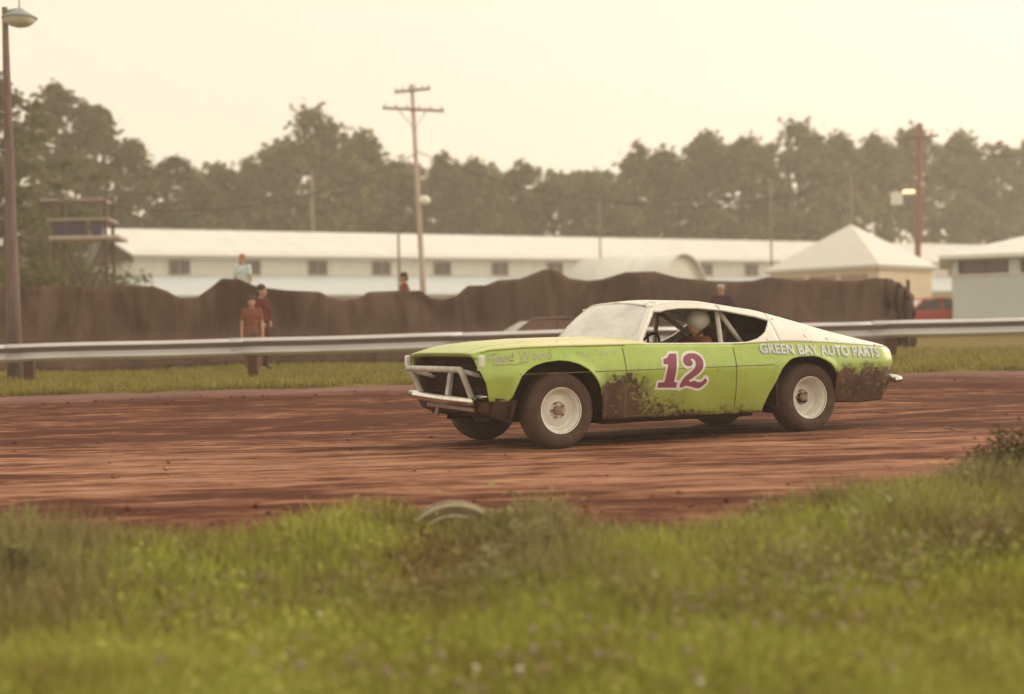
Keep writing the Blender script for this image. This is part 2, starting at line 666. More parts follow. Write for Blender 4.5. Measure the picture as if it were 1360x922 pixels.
o = mb.build('weed_leaves', M['weed'], fix=False)
tag(o, 'small broad leaves among the weeds at the track edge', 'weeds', kind='stuff')

# pale clover heads and a few white daisies in the near grass
mb = MB()
rr = random.Random(5)
FC = [(.1, 5.5), (.5, 5.3), (-.2, 5.2), (1.2, 5.4), (.25, 6.0), (1.5, 6.2), (-.6, 5.4), (.8, 5.8)]
for i in range(200):
    fx, fy = FC[i % 8]
    x, y = (rr.gauss(fx, .22), rr.gauss(fy, .2)) if rr.random() < .7 else (rr.uniform(-1.9, 1.9), rr.uniform(5, 7.2))
    z = gz(x, y) + rr.uniform(.05, .12)
    s = rr.uniform(.010, .018)
    for q in range(5):
        mb.ball((x + rr.uniform(-1, 1) * s, y + rr.uniform(-1, 1) * s, z + rr.uniform(-.7, .7) * s), (s * .6, s * .6, s * .45), 5)
    mb.tube([(x, y, gz(x, y) - .01), (x + .01, y, z)], .0015, 4)
o = mb.build('clover_flowers', M['flower'])
tag(o, 'pale pink clover heads dotting the grass', 'flowers', kind='stuff')
mb = MB()
for px, py in [(587, 870), (632, 886), (1113, 831), (1186, 889), (843, 756), (688, 797), (690, 888), (1030, 780), (120, 868), (425, 815), (930, 905)]:
    r_ = ray(px, py)
    tt = (gz(0, 5.6) + .08 - CAM_H) / r_.z
    p = Vector((0, 0, CAM_H)) + r_ * tt
    mb.ball(p, (.014, .011, .006), 8)
    mb.tube([(p.x, p.y, gz(p.x, p.y) - .01), p], .0016, 4)
o = mb.build('white_flowers', M['whiteflower'])
tag(o, 'few white flower heads in the near grass', 'flowers', kind='stuff')

# verge between the track and the rail, and beyond
n = 120000
y = 20.5 + (34 - 20.5) * rng.random(n) ** 1.6
x = (rng.random(n) - .5) * 1.14 * y
keep = (y > 20.55 + .25 * np.sin(x * 2.1) + .15 * np.sin(x * 5)) & (rng.random(n) < .35 + .7 * patch(x, y))
x, y = x[keep], y[keep]
o = blades('verge_grass', M['verge'], x, y, rng.uniform(.03, .13, len(x)), rng.uniform(.012, .03, len(x)), rng, .8)
tag(o, 'pale green grass verge under the guardrail', 'grass', kind='stuff')
# ------------------------------------------------------------------ the race car
# local axes: u rearwards from the front axle, v to the far side, z up
CAR = empty('race_car', (.037, 13.997, 0), R(27.74),
            'lime green stock car with white roof, number 12 and mud on its side', 'race car')
TOP = [(-.88, .90), (-.82, .918), (-.68, .942), (-.37, .955), (0, .96), (.4, .957), (.8, .955), (1.3, .942), (2.0, .930), (2.45, .938),
       (2.76, .935), (3.16, .915), (3.66, .88), (4.0, .852), (4.08, .825), (4.115, .775)]
BOT = [(-.88, .89), (-.86, .86), (-.84, .78), (-.77, .635), (-.735, .47), (-.55, .465), (-.52, .50), (-.475, .60), (-.43, .69), (-.36, .75), (-.28, .79),
       (-.17, .815), (-.03, .825), (.08, .815), (.184, .785), (.27, .735), (.33, .675), (.37, .62), (.40, .555), (.425, .45), (.44, .34), (.455, .245),
       (2.32, .235), (2.335, .30), (2.39, .42), (2.454, .523), (2.495, .60), (2.535, .665), (2.58, .71), (2.629, .746), (2.68, .77), (2.75, .783),
       (2.95, .783), (3.02, .77), (3.1, .735), (3.16, .70), (3.2, .66), (3.23, .62), (3.248, .57), (3.256, .43), (3.262, .29), (3.6, .275), (3.9, .288), (3.94, .30),
       (4.063, .496), (4.10, .61), (4.114, .70), (4.115, .72)]
PLAN = [(-.88, .835), (-.8, .865), (-.5, .905), (0, .93), (.8, .94), (3.0, .94), (3.6, .92), (3.95, .885), (4.08, .84), (4.115, .815)]


def W(u, z):
    w = ip(u, PLAN)
    if z > .712:
        w -= .075 * ((z - .712) / .24) ** 1.25
    else:
        w -= .075 * ((.712 - z) / .46) ** 1.8
    # flared wheel lips
    for (cu, cz, r0) in ((-.04, .36, .47), (2.9, .36, .43)):
        d = math.hypot(u - cu, z - cz)
        w += .016 * math.exp(-((d - r0) / .05) ** 2) if z > .3 else 0
    w += .0045 * math.sin(3.1 * u + 1) * math.sin(6.3 * z) + .0025 * math.sin(8.7 * u + 5 * z) - .012 * math.exp(-((u - .75) / .12) ** 2 - ((z - .52) / .1) ** 2)
    w -= .008 * math.exp(-((u - 3.75) / .15) ** 2 - ((z - .5) / .1) ** 2)
    return w


def nose(u, side):
    '''the far front corner has been pushed back in an old knock'''
    return .105 * sst(-.45, -.86, u) * (side + 1) / 2


def top(u):
    return ip(u, TOP)


def mat_car_paint():
    b = NB('lime_green_paint')
    x, y, z = b.xyz()
    nbig = b.noise(2.6, 5, .65)
    nfin = b.noise(19, 5, .7)
    nmid = b.noise(8, 5, .65)
    grime = b.rng(nmid, .52, .80, 0, .35)
    c = b.mix(b.rng(nbig, .3, .7), (.33, .50, .06), (.41, .585, .12))
    c = b.mix(grime, c, (.36, .34, .10))

    def box(u0, u1, f):
        return b.math('MULTIPLY', b.rng(x, u0 - f, u0 + f), b.rng(x, u1 + f, u1 - f))
    jit = b.math('MULTIPLY', b.math('SUBTRACT', nbig, .5), .45)
    zz = b.math('ADD', z, jit)
    uu_jit = b.math('MULTIPLY', b.math('SUBTRACT', nmid, .5), .5)
    xx = b.math('ADD', x, uu_jit)

    def box2(u0, u1, f):
        return b.math('MULTIPLY', b.rng(xx, u0 - f, u0 + f), b.rng(xx, u1 + f, u1 - f))
    m1 = b.math('MULTIPLY', b.math('MULTIPLY', b.rng(xx, .25, .45), b.rng(xx, 1.45, .60)), b.rng(zz, .90, .50))
    m1b = b.math('MULTIPLY', b.math('MULTIPLY', b.rng(xx, .1, .4), b.rng(xx, 1.9, .8)), b.rng(zz, .62, .28))
    m2 = b.math('MULTIPLY', b.math('MULTIPLY', b.rng(xx, 3.05, 3.25), b.rng(xx, 5.0, 3.7, .2, 1)), b.rng(zz, .80, .52))
    m3 = b.math('MULTIPLY', b.rng(zz, .40, .22), .85)
    m4 = b.math('MULTIPLY', box2(-.8, -.40, .1), b.rng(zz, .60, .42))
    m = b.math('MAXIMUM', b.math('MAXIMUM', m1, m1b), b.math('MAXIMUM', m2, b.math('MAXIMUM', m3, m4)))
    # spatter: broken up by fine noise, solid where thick
    thr = b.math('SUBTRACT', .80, b.math('MULTIPLY', m, .42))
    sp = b.rng(b.math('SUBTRACT', b.math('ADD', b.math('MULTIPLY', nfin, .75), b.math('MULTIPLY', nmid, .25)), thr), -.09, .09)
    fac = b.math('MULTIPLY', sp, b.rng(m, .02, .12))
    film = b.math('MULTIPLY', b.math('MULTIPLY', m, m), .60)
    mud = b.mix(b.rng(b.noise(6, 5, .6), .3, .7), (.042, .017, .010), (.105, .048, .028))
    c = b.mix(b.rng(zz, .80, .30, 0, .38), c, (.30, .25, .10))
    c = b.mix(film, c, (.12, .088, .032))
    c = b.mix(fac, c, mud)
    # a few thrown specks everywhere
    spk = b.rng(b.noise(38, 3, .6), .665, .70)
    c = b.mix(b.math('MULTIPLY', spk, b.rng(zz, 1.05, .55, .25, .9)), c, (.11, .055, .03))
    ro = b.math('ADD', .28, b.math('MULTIPLY', b.math('MAXIMUM', fac, film), .5), True)
    b.bump(b.math('MULTIPLY', fac, nfin), .35, .012)
    b.b.inputs['Coat Weight'].default_value = .8
    b.b.inputs['Coat Roughness'].default_value = .12
    return b.fin(c, ro, spec=.5)


def mat_white_car():
    b = NB('chalky_white_paint')
    n1 = b.noise(2.2, 4, .6)
    n2 = b.noise(9, 3, .55)
    c = b.mix(b.rng(n1, .35, .65), (.83, .84, .80), (.75, .76, .73))
    c = b.mix(b.rng(n2, .645, .69), c, (.48, .22, .11))          # rust blooms
    c = b.mix(b.rng(b.noise(5, 3, .5, b.coord(loc=(3, 1, 0))), .66, .72), c, (.42, .42, .42))   # primer patches
    return b.fin(c, .42, spec=.4)


def mat_dusty_glare_glass():
    b = NB('dusty_glare_windscreen')
    n1 = b.noise(3, 4, .6, b.coord((1, 1, 2)))
    c = b.mix(b.rng(n1, .35, .7), (.82, .84, .82), (.66, .68, .70))  # pale base carries the sky's reflection as well as dust
    b.fin(c, .16, spec=.7)
    tr = b.n('ShaderNodeBsdfTransparent')
    mx = b.n('ShaderNodeMixShader')
    b.put(mx.inputs[0], b.rng(n1, .2, .8, .94, .84))
    b.link(tr.outputs[0], mx.inputs[1])
    b.link(b.b.outputs[0], mx.inputs[2])
    b.link(mx.outputs[0], b.out.inputs['Surface'])
    return b.mat


def mat_worn(name, c, worn, lo, hi, sc=26):
    """sign paint, patchily rubbed away to what lies under it"""
    b = NB(name)
    n1 = b.noise(sc, 4, .65)
    b.fin(b.mix(b.rng(b.noise(7, 3, .5), .3, .7), c, worn), .5, spec=.3)
    tr = b.n('ShaderNodeBsdfTransparent')
    mx = b.n('ShaderNodeMixShader')
    b.put(mx.inputs[0], b.rng(n1, lo, hi))
    b.link(tr.outputs[0], mx.inputs[1])
    b.link(b.b.outputs[0], mx.inputs[2])
    b.link(mx.outputs[0], b.out.inputs['Surface'])
    return b.mat


M['lime'] = mat_car_paint()
M['carwhite'] = mat_white_car()


def mat_hood():
    b = NB('faded_cream_hood_paint')
    x, y, z = b.xyz()
    n1 = b.noise(3, 5, .6)
    n2 = b.noise(11, 4, .6)
    f = b.rng(b.math('ADD', x, b.math('MULTIPLY', b.math('SUBTRACT', n1, .5), .8)), -.75, .1)
    c = b.mix(f, (.52, .62, .24), (.72, .70, .42))
    c = b.mix(b.rng(n2, .60, .74), c, (.44, .36, .17))
    c = b.mix(b.rng(b.noise(24, 2, .5), .70, .74), c, (.16, .08, .04))
    return b.fin(c, .38, spec=.5)


M['hood'] = mat_hood()
M['screen'] = mat_dusty_glare_glass()
M['maroon'] = simple('maroon_sign_paint', (.25, .06, .12), .5, var=.12, scale=8)
M['signwhite'] = simple('white_sign_paint', (.74, .74, .68), .5, var=.08, scale=12)
M['letterwhite'] = mat_worn('white_letter_paint', (.74, .77, .74), (.62, .68, .66), .22, .36)
M['lettershade'] = mat_worn('blue_grey_letter_shade', (.28, .36, .36), (.30, .42, .30), .25, .45)
M['lettergrey'] = mat_worn('faded_mauve_letter_paint', (.47, .40, .38), (.42, .44, .27), .34, .52, 30)
M['letterblue'] = mat_worn('faded_pale_blue_letter_paint', (.45, .58, .50), (.40, .55, .32), .46, .56, 40)


def merge_cols(*lists):
    s = sorted(set(round(x, 4) for l in lists for x in l))
    out = [s[0]]
    for x in s[1:]:
        if x - out[-1] > .004:
            out.append(x)
    return out


USET = merge_cols([p[0] for p in BOT], [p[0] for p in TOP], [-.86 + .05 * i for i in range(99)])
USET = [u for u in USET if u <= 4.114] + [4.115]
NR_ = 22
for s, nm in ((-1, 'near'), (1, 'far')):
    P = []
    for u in USET:
        zb, zt = ip(u, BOT), top(u)
        P.append([(u + nose(u, s), s * W(u, zb + (zt - zb) * k / NR_), zb + (zt - zb) * k / NR_) for k in range(NR_ + 1)])
    o = MB().grid(P).build('side_panel', M['lime'], CAR, smooth=True, fix=False)
    so = o.modifiers.new('thickness', 'SOLIDIFY')
    so.thickness = .014
    so.offset = -1 if s > 0 else 1

# hood, fender tops, cowl
HC = [(-.90, .905), (-.82, .935), (-.65, .978), (-.3, 1.012), (.1, 1.032), (.55, 1.036), (1.0, 1.028)]


def hood_z(u, a):
    e = top(u)
    return e + (ip(u, HC) - e) * (1 - abs(a) ** 5)


def top_strip(name, u0, u1, a0, a1, mat, nu=44, na=14, off=0.0, th=.012):
    P = []
    for i in range(nu + 1):
        u = u0 + (u1 - u0) * i / nu
        row = []
        for j in range(na + 1):
            a = a0 + (a1 - a0) * j / na
            uu = u + nose(u, a) + .015 * (1 - a * a) * sst(-.6, -.88, u)
            row.append((uu, a * W(u, top(u)), hood_z(u, a) + off))
        P.append(row)
    o = MB().grid(P).build(name, mat, CAR, smooth=True, fix=False)
    so = o.modifiers.new('thickness', 'SOLIDIFY')
    so.thickness = th
    so.offset = 0
    return o


top_strip('fender_top', -.88, .98, -1, -.80, M['hood'], na=8)
top_strip('fender_top', -.88, .98, .80, 1, M['hood'], na=8)
top_strip('hood', -.88, .60, -.793, .793, M['hood'], na=24)
top_strip('cowl', .612, .98, -.793, .793, M['hood'], nu=12, na=24, off=-.004)

# nose: lip, dark grille, head lamp bezels, valance
mb = MB()
P = []
for k in range(6):
    t_ = k / 5
    P.append([(-.883 + nose(-.88, a) + .015 * (1 - a * a) + .05 * t_ ** 2, a * .835, hood_z(-.88, a) - .008 - .030 * t_) for a in [-1 + .1 * i for i in range(21)]])
mb.grid(P)
mb.build('hood_lip', M['lime'], CAR, smooth=True, fix=False)
mb = MB()
mb.box((-.66, 0, .675), (.03, 1.66, .45))
for i in range(10):
    mb.box((-.69, 0, .50 + .041 * i), (.035, 1.60, .012))
mb.build('grille', M['dark'], CAR)
for s in (-1, 1):
    bz = MB()
    bz.box((-.80, s * .832, .836), (.05, .05, .115))
    bz.box((-.80, s * .815, .765), (.04, .075, .03))
    bevel(bz.build('headlight_bezel', M['signwhite'], CAR), .012)
    mb = MB()
    mb.lathe([(.0, -.015), (.075, -.012), (.088, .0), (.088, .05), (.0, .05)], Matrix.Translation((-.72, s * .70, .80)) @ Matrix.Rotation(PI / 2, 4, 'Z') @ Matrix.Rotation(PI, 4, 'X'), 20)
    mb.build('headlight_blank', M['dark'], CAR, smooth=True)
mb = MB()
mb.hexa([(-.69, -.74, .37), (-.60, -.74, .33), (-.60, .74, .33), (-.69, .74, .37), (-.715, -.80, .45), (-.60, -.84, .47), (-.60, .84, .47), (-.715, .80, .45)])
mb.hexa([(-.66, -.78, .33), (-.45, -.72, .25), (-.45, -.66, .25), (-.66, -.70, .33), (-.68, -.88, .50), (-.45, -.86, .47), (-.45, -.80, .47), (-.68, -.82, .50)])
mb.build('front_valance', simple('muddy_valance', (.085, .045, .037), .85, var=.4, scale=7), CAR)

# tubular push bar
mb = MB()
mb.tube([(-.90, .60, .768), (-.875, -.56, .762)], .029, 12)
mb.build('push_bar_top_tube', M['tubewhite'], CAR, smooth=True)
for s in (-1, 1):
    mb = MB()
    mb.tube([(-.887, s * .575, .768), (-.86, s * .575, .71), (-.765, s * .55, .50), (-.755, s * .55, .46)], .029, 12)
    mb.build('push_bar_upright', M['tubewhite'], CAR, smooth=True)
    mb = MB()
    mb.tube([(-.86, s * .56, .745), (-.64, s * .42, .67)] if s > 0 else [(-.85, s * .575, .745), (-.62, s * .60, .68)], .023, 10)
    mb.build('push_bar_brace', M['tubewhite'], CAR, smooth=True)
mb = MB()
mb.box((-.74, -.02, .61), (.04, .07, .26), ry=.18)
bevel(mb.build('push_bar_post', M['tubewhite'], CAR), .008)
mb = MB()
mb.tube([(-.80, .76, .515), (-.815, .60, .50), (-.80, 0, .475), (-.79, -.52, .465), (-.77, -.60, .46)], [.034, .045, .045, .04, .036], 12)
mb.build('push_bar_lower_tube', M['chrome'], CAR, smooth=True)
for pts in ([(-.74, -.56, .50), (-.57, -.80, .51)], [(-.78, .74, .515), (-.57, .82, .51)]):
    mb = MB()
    mb.tube(pts, .024, 10)
    mb.build('bumper_stub', M['chrome'], CAR, smooth=True)
mb = MB()
mb.tube([(-.70, .56, .405), (-.735, -.52, .385)], .022, 10)
mb.tube([(-.72, .30, .40), (-.74, .29, .31)], .022, 8)
mb.build('skid_tube', simple('bare_skid_tube', (.36, .27, .25), .7, var=.3, scale=9), CAR, smooth=True)

# greenhouse
ED = [(1.0, 1.30), (1.15, 1.318), (1.4, 1.352), (1.7, 1.350), (2.0, 1.323), (2.45, 1.258), (2.74, 1.188), (3.03, 1.113), (3.23, 1.057), (3.43, 1.005),
      (3.74, .934), (3.95, .888), (4.05, .862), (4.10, .835)]
CE = [(1.0, 1.360), (1.1, 1.372), (1.37, 1.393), (1.93, 1.380), (2.4, 1.300), (2.7, 1.212), (3.1, 1.100), (3.43, 1.010), (3.74, .945), (3.95, .898), (4.05, .872), (4.10, .845)]
VR = [(1.0, .605), (2.2, .60), (3.0, .64), (3.7, .71), (4.1, .74)]


def sail(u, z):
    lo, hi = top(u), ip(u, ED)
    t_ = 0 if hi - lo < .004 else min(1.0, max(-.05, (z - lo) / (hi - lo)))
    vb = W(u, lo) - .004
    vr = ip(u, VR)
    bow = .022 * math.sin(PI * max(0, t_)) * min(1, (hi - lo) / .2)
    return vb + (vr - vb) * t_ + bow


def roof_pt(u, a, off=0.0):
    e, c = ip(u, ED), ip(u, CE)
    return (u, a * ip(u, VR), e + (c - e) * (1 - abs(a) ** 2.6) + off)


def panel(name, P, mat, th=.012, offset=0):
    o = MB().grid(P).build(name, mat, CAR, smooth=True, fix=False)
    so = o.modifiers.new('thickness', 'SOLIDIFY')
    so.thickness = th
    so.offset = offset
    return o


NA = 20
AL = [-1 + 2 * i / NA for i in range(NA + 1)]
P = []
for i in range(41):
    P.append([roof_pt((1.075 + .10 * a * a) + (2.45 - (1.075 + .10 * a * a)) * i / 40, a) for a in AL])
panel('roof', P, M['carwhite'])
P = [[roof_pt(2.46 + .90 * i / 20, a * .93, -.004) for a in AL] for i in range(21)]
panel('rear_glass', P, M['shadowglass'], .006)
for s in (-1, 1):
    P = [[roof_pt(2.45 + .915 * i / 20, s * (.935 + .065 * j / 3)) for j in range(4)] for i in range(21)]
    panel('rear_glass_trim', P, M['carwhite'])
P = [[roof_pt(3.365 + .73 * i / 20, a) for a in AL] for i in range(21)]
panel('trunk_lid', P, M['carwhite'])

ZWT = [(1.10, 1.262), (1.267, 1.262), (1.339, 1.278), (1.483, 1.291), (1.709, 1.291), (2.03, 1.264), (2.407, 1.196), (2.55, 1.157)]
ZLO = [(1.98, .931), (2.06, .934), (2.18, .947), (2.30, .973), (2.37, 1.005), (2.44, 1.045), (2.49, 1.096), (2.53, 1.13), (2.55, 1.157)]
for s in (-1, 1):
    # roof rail above the windows
    us = merge_cols([1.16 + .06 * i for i in range(24)], [p[0] for p in ZWT if p[0] > 1.17], [2.55])
    P = [[(u, s * sail(u, z), z) for z in [ip(u, ZWT) + (ip(u, ED) - ip(u, ZWT)) * k / 6 for k in range(7)]] for u in us]
    panel('roof_rail', P, M['carwhite'], .02)
    mb = MB()
    mb.tube([(u, s * (ip(u, VR) + .004), ip(u, ED) - .002) for u in [1.14 + .06 * i for i in range(22)]], .011, 8)
    mb.build('drip_rail', M['carwhite'], CAR, smooth=True)
    # pillar sweeping back into the tail
    P = []
    us = merge_cols([p[0] for p in ZLO], [2.55 + .05 * i for i in range(31)])
    for u in us:
        zl, zh = top(u), (ip(u, ZLO) if u <= 2.55 else ip(u, ED))
        if u > 2.55:
            t_ = sst(2.55, 2.62, u)
        P.append([(u, s * sail(u, z), z) for z in [zl + (zh - zl) * k / 12 for k in range(13)]])
    # split at the window's rear corner so both pieces meet there
    k0 = [i for i, u in enumerate(us) if u <= 2.551][-1]
    panel('rear_pillar', P[:k0 + 1], M['carwhite'], .02)
    u = us[k0]
    first = [(u, s * sail(u, z), z) for z in [top(u) + (ip(u, ED) - top(u)) * k / 12 for k in range(13)]]
    panel('sail_panel', [first] + P[k0 + 1:], M['carwhite'], .02)
    # front pillar
    A0, A1 = Vector((.90, s * .80, .958)), Vector((1.185, s * .630, 1.300))
    mb = MB()
    P = []
    for k in range(9):
        t_ = k / 8
        c = A0.lerp(A1, t_) + Vector((-.012, s * .014, 0)) * math.sin(PI * t_)
        w = .045 - .006 * t_
        P.append([c + Vector((-w, -s * .02, .012)), c + Vector((-w * .2, s * .018, .008)), c + Vector((w, s * .008, -.008)), c + Vector((w * .9, -s * .03, -.008))])
    P = [[q for q in row] + [row[0]] for row in P]
    mb.grid(P)
    mb.build('front_pillar', M['carwhite'], CAR, smooth=True)
    # white paint along the sill of the door glass
    mb = MB()
    mb.tube([(u, s * (W(u, top(u)) - .012), top(u) + .004) for u in [.86 + .08 * i for i in range(17)]], .011, 8)
    mb.build('window_sill', M['carwhite'], CAR, smooth=True)

# windscreen
P = []
for i in range(15):
    b_ = i / 14
    row = []
    for a in AL:
        p0 = Vector((.73 + .15 * a * a, .80 * a, 1.030 - .060 * a * a))
        p1 = Vector((1.075 + .10 * a * a, .618 * a, 1.366 - .064 * abs(a) ** 2.6))
        q = p0.lerp(p1, b_)
        q += Vector((-.02, 0, .02)) * math.sin(PI * b_)
        row.append(q)
    P.append(row)
panel('windshield', P, M['screen'], .006)
mb = MB()
mb.tube([(.722 + .15 * a * a, .80 * a, 1.034 - .060 * a * a) for a in AL], .016, 8)
mb.build('windshield_seal', M['carwhite'], CAR, smooth=True)

# tail
mb = MB()
P = []
zs = [.30 + .06 * k for k in range(10)]
for z in zs + [.845]:
    uu = ip(z, [(.30, 3.93), (.496, 4.055), (.61, 4.095), (.72, 4.112), (.78, 4.112), (.845, 4.09)])
    P.append([(uu + .02 * (1 - a * a) - .004, a * (W(min(4.1, uu), z) - .004), z) for a in AL])
mb.grid(P)
mb.build('tail_panel', M['lime'], CAR, smooth=True, fix=False)
mb = MB()
mb.tube([(4.05, -.93, .50), (4.12, -.90, .505), (4.16, -.80, .508), (4.175, 0, .508), (4.16, .80, .508), (4.12, .9, .505), (4.05, .93, .5)], [.03, .04, .045, .045, .045, .04, .03], 12)
mb.build('rear_bumper', M['chrome'], CAR, smooth=True)

# underside, wheel wells, interior
mb = MB()
mb.box((1.40, 0, .265), (1.75, 1.56, .13))
mb.box((2.95, .0, .30), (.34, 1.10, .22))
mb.box((.0, 0, .42), (1.1, 1.04, .24))
mb.box((2.95, 0, .40), (1.5, 1.02, .20))
mb.box((3.62, 0, .36), (.62, 1.66, .10))
mb.tube([(0, -.75, .35), (0, .75, .35)], .045, 10)
mb.tube([(2.946, -.75, .35), (2.946, .75, .35)], .055, 10)
mb.ball((2.946, 0, .35), .15, 12)
mb.tube([(.3, .3, .22), (2.6, .34, .22)], .04, 8)
mb.build('underbody', M['dark'], CAR)
for (cu, r0) in ((-.03, .50), (2.92, .47)):
    for s in (-1, 1):
        mb = MB()
        P = []
        for k in range(17):
            an = PI * k / 16
            P.append([(cu - r0 * math.cos(an), s * v_, .30 + (r0 + .03) * math.sin(an)) for v_ in (.50, .86)])
        mb.grid(P)
        mb.add([(cu - r0, s * .5, .25), (cu + r0, s * .5, .25), (cu + r0, s * .5, .86), (cu - r0, s * .5, .86)], [(0, 1, 2, 3)])
        mb.build('wheel_well', M['dark'], CAR, fix=False)
mb = MB()
mb.box((.70, 0, .62), (.04, 1.70, .66))             # firewall
mb.box((.92, 0, .90), (.30, 1.56, .08))             # dash top
mb.box((2.56, 0, .60), (.04, 1.66, .64))            # bulkhead
mb.box((3.0, 0, .875), (.9, 1.30, .02))             # parcel shelf
mb.build('interior_panels', M['interior'], CAR)
mb = MB()
mb.hexa([(1.55, -.63, .31), (2.10, -.63, .31), (2.10, -.13, .31), (1.55, -.13, .31), (1.52, -.63, .37), (2.10, -.63, .34), (2.10, -.13, .34), (1.52, -.13, .37)])
mb.hexa([(1.92, -.62, .46), (2.04, -.62, .46), (2.04, -.14, .46), (1.92, -.14, .46), (2.03, -.58, 1.08), (2.13, -.58, 1.08), (2.13, -.18, 1.08), (2.03, -.18, 1.08)])
bevel(mb.build('driver_seat', M['interior'], CAR), .03)
mb = MB()
mb.lathe([(.17 + .014 * math.cos(2 * PI * k / 8), .014 * math.sin(2 * PI * k / 8)) for k in range(8)],
         Matrix.Translation((1.30, -.38, .90)) @ Matrix.Rotation(R(-65), 4, 'Y') @ Matrix.Rotation(PI / 2, 4, 'X'), 26, closed=True)
mb.tube([(1.30, -.38, .90), (1.0, -.38, .84)], .025, 8)
mb.tube([(1.30, -.38, .74), (1.30, -.38, 1.06)], .012, 6)
mb.build('steering_wheel', M['dark'], CAR, smooth=True)
# roll cage
cage = simple('white_cage_paint', (.66, .63, .55), .5, var=.12, scale=10)
for name, pts in (('roll_bar_hoop', [(2.03, -.62, .32), (2.03, -.62, .85), (2.03, -.545, 1.27), (2.03, -.45, 1.315), (2.03, .45, 1.315), (2.03, .545, 1.27), (2.03, .62, .85), (2.03, .62, .32)]),
                  ('roll_bar_brace', [(2.06, -.53, 1.27), (2.36, -.54, .90)]),
                  ('roll_bar_brace', [(2.06, .53, 1.27), (2.75, .54, .85)]),
                  ('roll_bar_side', [(1.2, .60, 1.24), (1.12, .66, .95), (1.1, .68, .35)])):
    mb = MB()
    mb.tube(pts, .027, 10)
    mb.build(name, cage if name != 'roll_bar_side' else M['dark'], CAR, smooth=True)

# door seams: thin dark grooves laid on the skin
mb = MB()
for u in (.685, 1.972):
    zz = [.27 + .03 * k for k in range(23)]
    zz = [z for z in zz if z < top(u) - .01]
    P = []
    for z in zz:
        w = W(u, z) + .0022
        P.append([(u - .005, -w, z), (u + .005, -w, z)])
    mb.grid(P)
us = [.685 + .03 * k for k in range(44)]
mb.grid([[(u, -(W(u, .268 + q) + .0022), .268 + q) for q in (0, .008)] for u in us if u <= 1.98])
us = [-.45 + .05 * k for k in range(70)]
mb.grid([[(u, -(W(u, .706 + q) + .0022), .706 + q) for q in (0, .007)] for u in us if ip(u, BOT) < .70 and u < 2.5])
mb.grid([[(u, -(W(u, top(u) - .012 + q) + .0022), top(u) - .012 + q) for q in (0, .007)] for u in [-.80 + .04 * k for k in range(39)]])
mb.build('door_seam', simple('dirty_seam', (.17, .14, .05), .9, var=.3), CAR, fix=False)

# wheels
def wheel(name, u, v, Dt, width, s, dish):
    root = empty(name, (u, v, Dt / 2))
    root.parent = CAR
    r = Dt / 2
    h = width / 2
    prof = [(.205, -h * .80), (.235, -h * .96), (.275, -h * 1.02), (.315, -h * .99), (r - .022, -h * .86), (r - .006, -h * .68), (r, -h * .4), (r + .001, 0),
            (r, h * .4), (r - .006, h * .68), (r - .022, h * .86), (.315, h * .99), (.275, h * 1.02), (.235, h * .96), (.205, h * .80)]
    mb = MB()
    mb.lathe(prof, None, 56)
    ty = mb.build('tyre', M['tyre'], root)
    auto_smooth(ty, 40)
    mb = MB()
    # s=-1: the outside faces -v
    pr = [(.206, -h * .86), (.217, -h * .90), (.221, -h * .84), (.205, -h * .80), (.195, -h * .74), (.187, -h * .60), (.180, -h * .2), (.176, -h * .9 + dish), (.150, -h * .9 + dish + .012),
          (.12, -h * .9 + dish - .006), (.085, -h * .9 + dish - .016), (.07, -h * .9 + dish + .004), (.0, -h * .9 + dish + .006)]
    mb.lathe([(a, b_ * (1 if s < 0 else -1)) for a, b_ in pr], None, 48)
    ri = mb.build('rim', M['rim'], root)
    auto_smooth(ri, 40)
    mb = MB()
    yy = (-h * .9 + dish) * (1 if s < 0 else -1)
    sg = 1 if s < 0 else -1
    mb.lathe([(.0, yy - sg * .055), (.03, yy - sg * .055), (.04, yy - sg * .045), (.045, yy), (.0, yy)], None, 18)
    for k in range(5):
        an = 2 * PI * k / 5 + .3
        mb.tube([(.068 * math.cos(an), yy - sg * .03, .068 * math.sin(an)), (.068 * math.cos(an), yy + sg * .006, .068 * math.sin(an))], .011, 6)
    mb.build('hub', M['hub'], root)
    if s < 0:
        root.rotation_euler = (0, rr.uniform(0, 1), 0)
    return root


rr = random.Random(2)
wheel('wheel', 0, -.765, .715, .25, -1, .085)
wheel('wheel', 0, .765, .715, .25, 1, .085)
wheel('wheel', 2.946, -.745, .715, .28, -1, .15)
wheel('wheel', 2.946, .745, .715, .28, 1, .15)


# ---- painted numbers and sign writing, following the body's skin
def surf_v(u, z):
    return W(u, min(z, top(u)))


def lay(me, name, mat, fn, off):
    """cut a flat mesh (x right, y up) into strips and lay it on the near side"""
    bm = bmesh.new()
    bm.from_mesh(me)
    for v_ in bm.verts:
        p = fn(v_.co.x, v_.co.y)
        v_.co = Vector((p[0], p[1], 0))
    for axis, lo, hi, st in (('y', .30, 1.0, .02), ('x', -1, 4.2, .06)):
        q = lo
        while q < hi:
            no = (0, 1, 0) if axis == 'y' else (1, 0, 0)
            co = (0, q, 0) if axis == 'y' else (q, 0, 0)
            bmesh.ops.bisect_plane(bm, geom=list(bm.verts) + list(bm.edges) + list(bm.faces), plane_co=co, plane_no=no)
            q += st
    for v_ in bm.verts:
        u, z = v_.co.x, v_.co.y
        v_.co = Vector((u, -(surf_v(u, z) + off), z))
    bmesh.ops.recalc_face_normals(bm, faces=bm.faces)
    m2 = bpy.data.meshes.new(name)
    bm.to_mesh(m2)
    bm.free()
    # face outward
    m2.materials.append(mat)
    o = bpy.data.objects.new(name, m2)
    COL.objects.link(o)
    o.parent = CAR
    return o


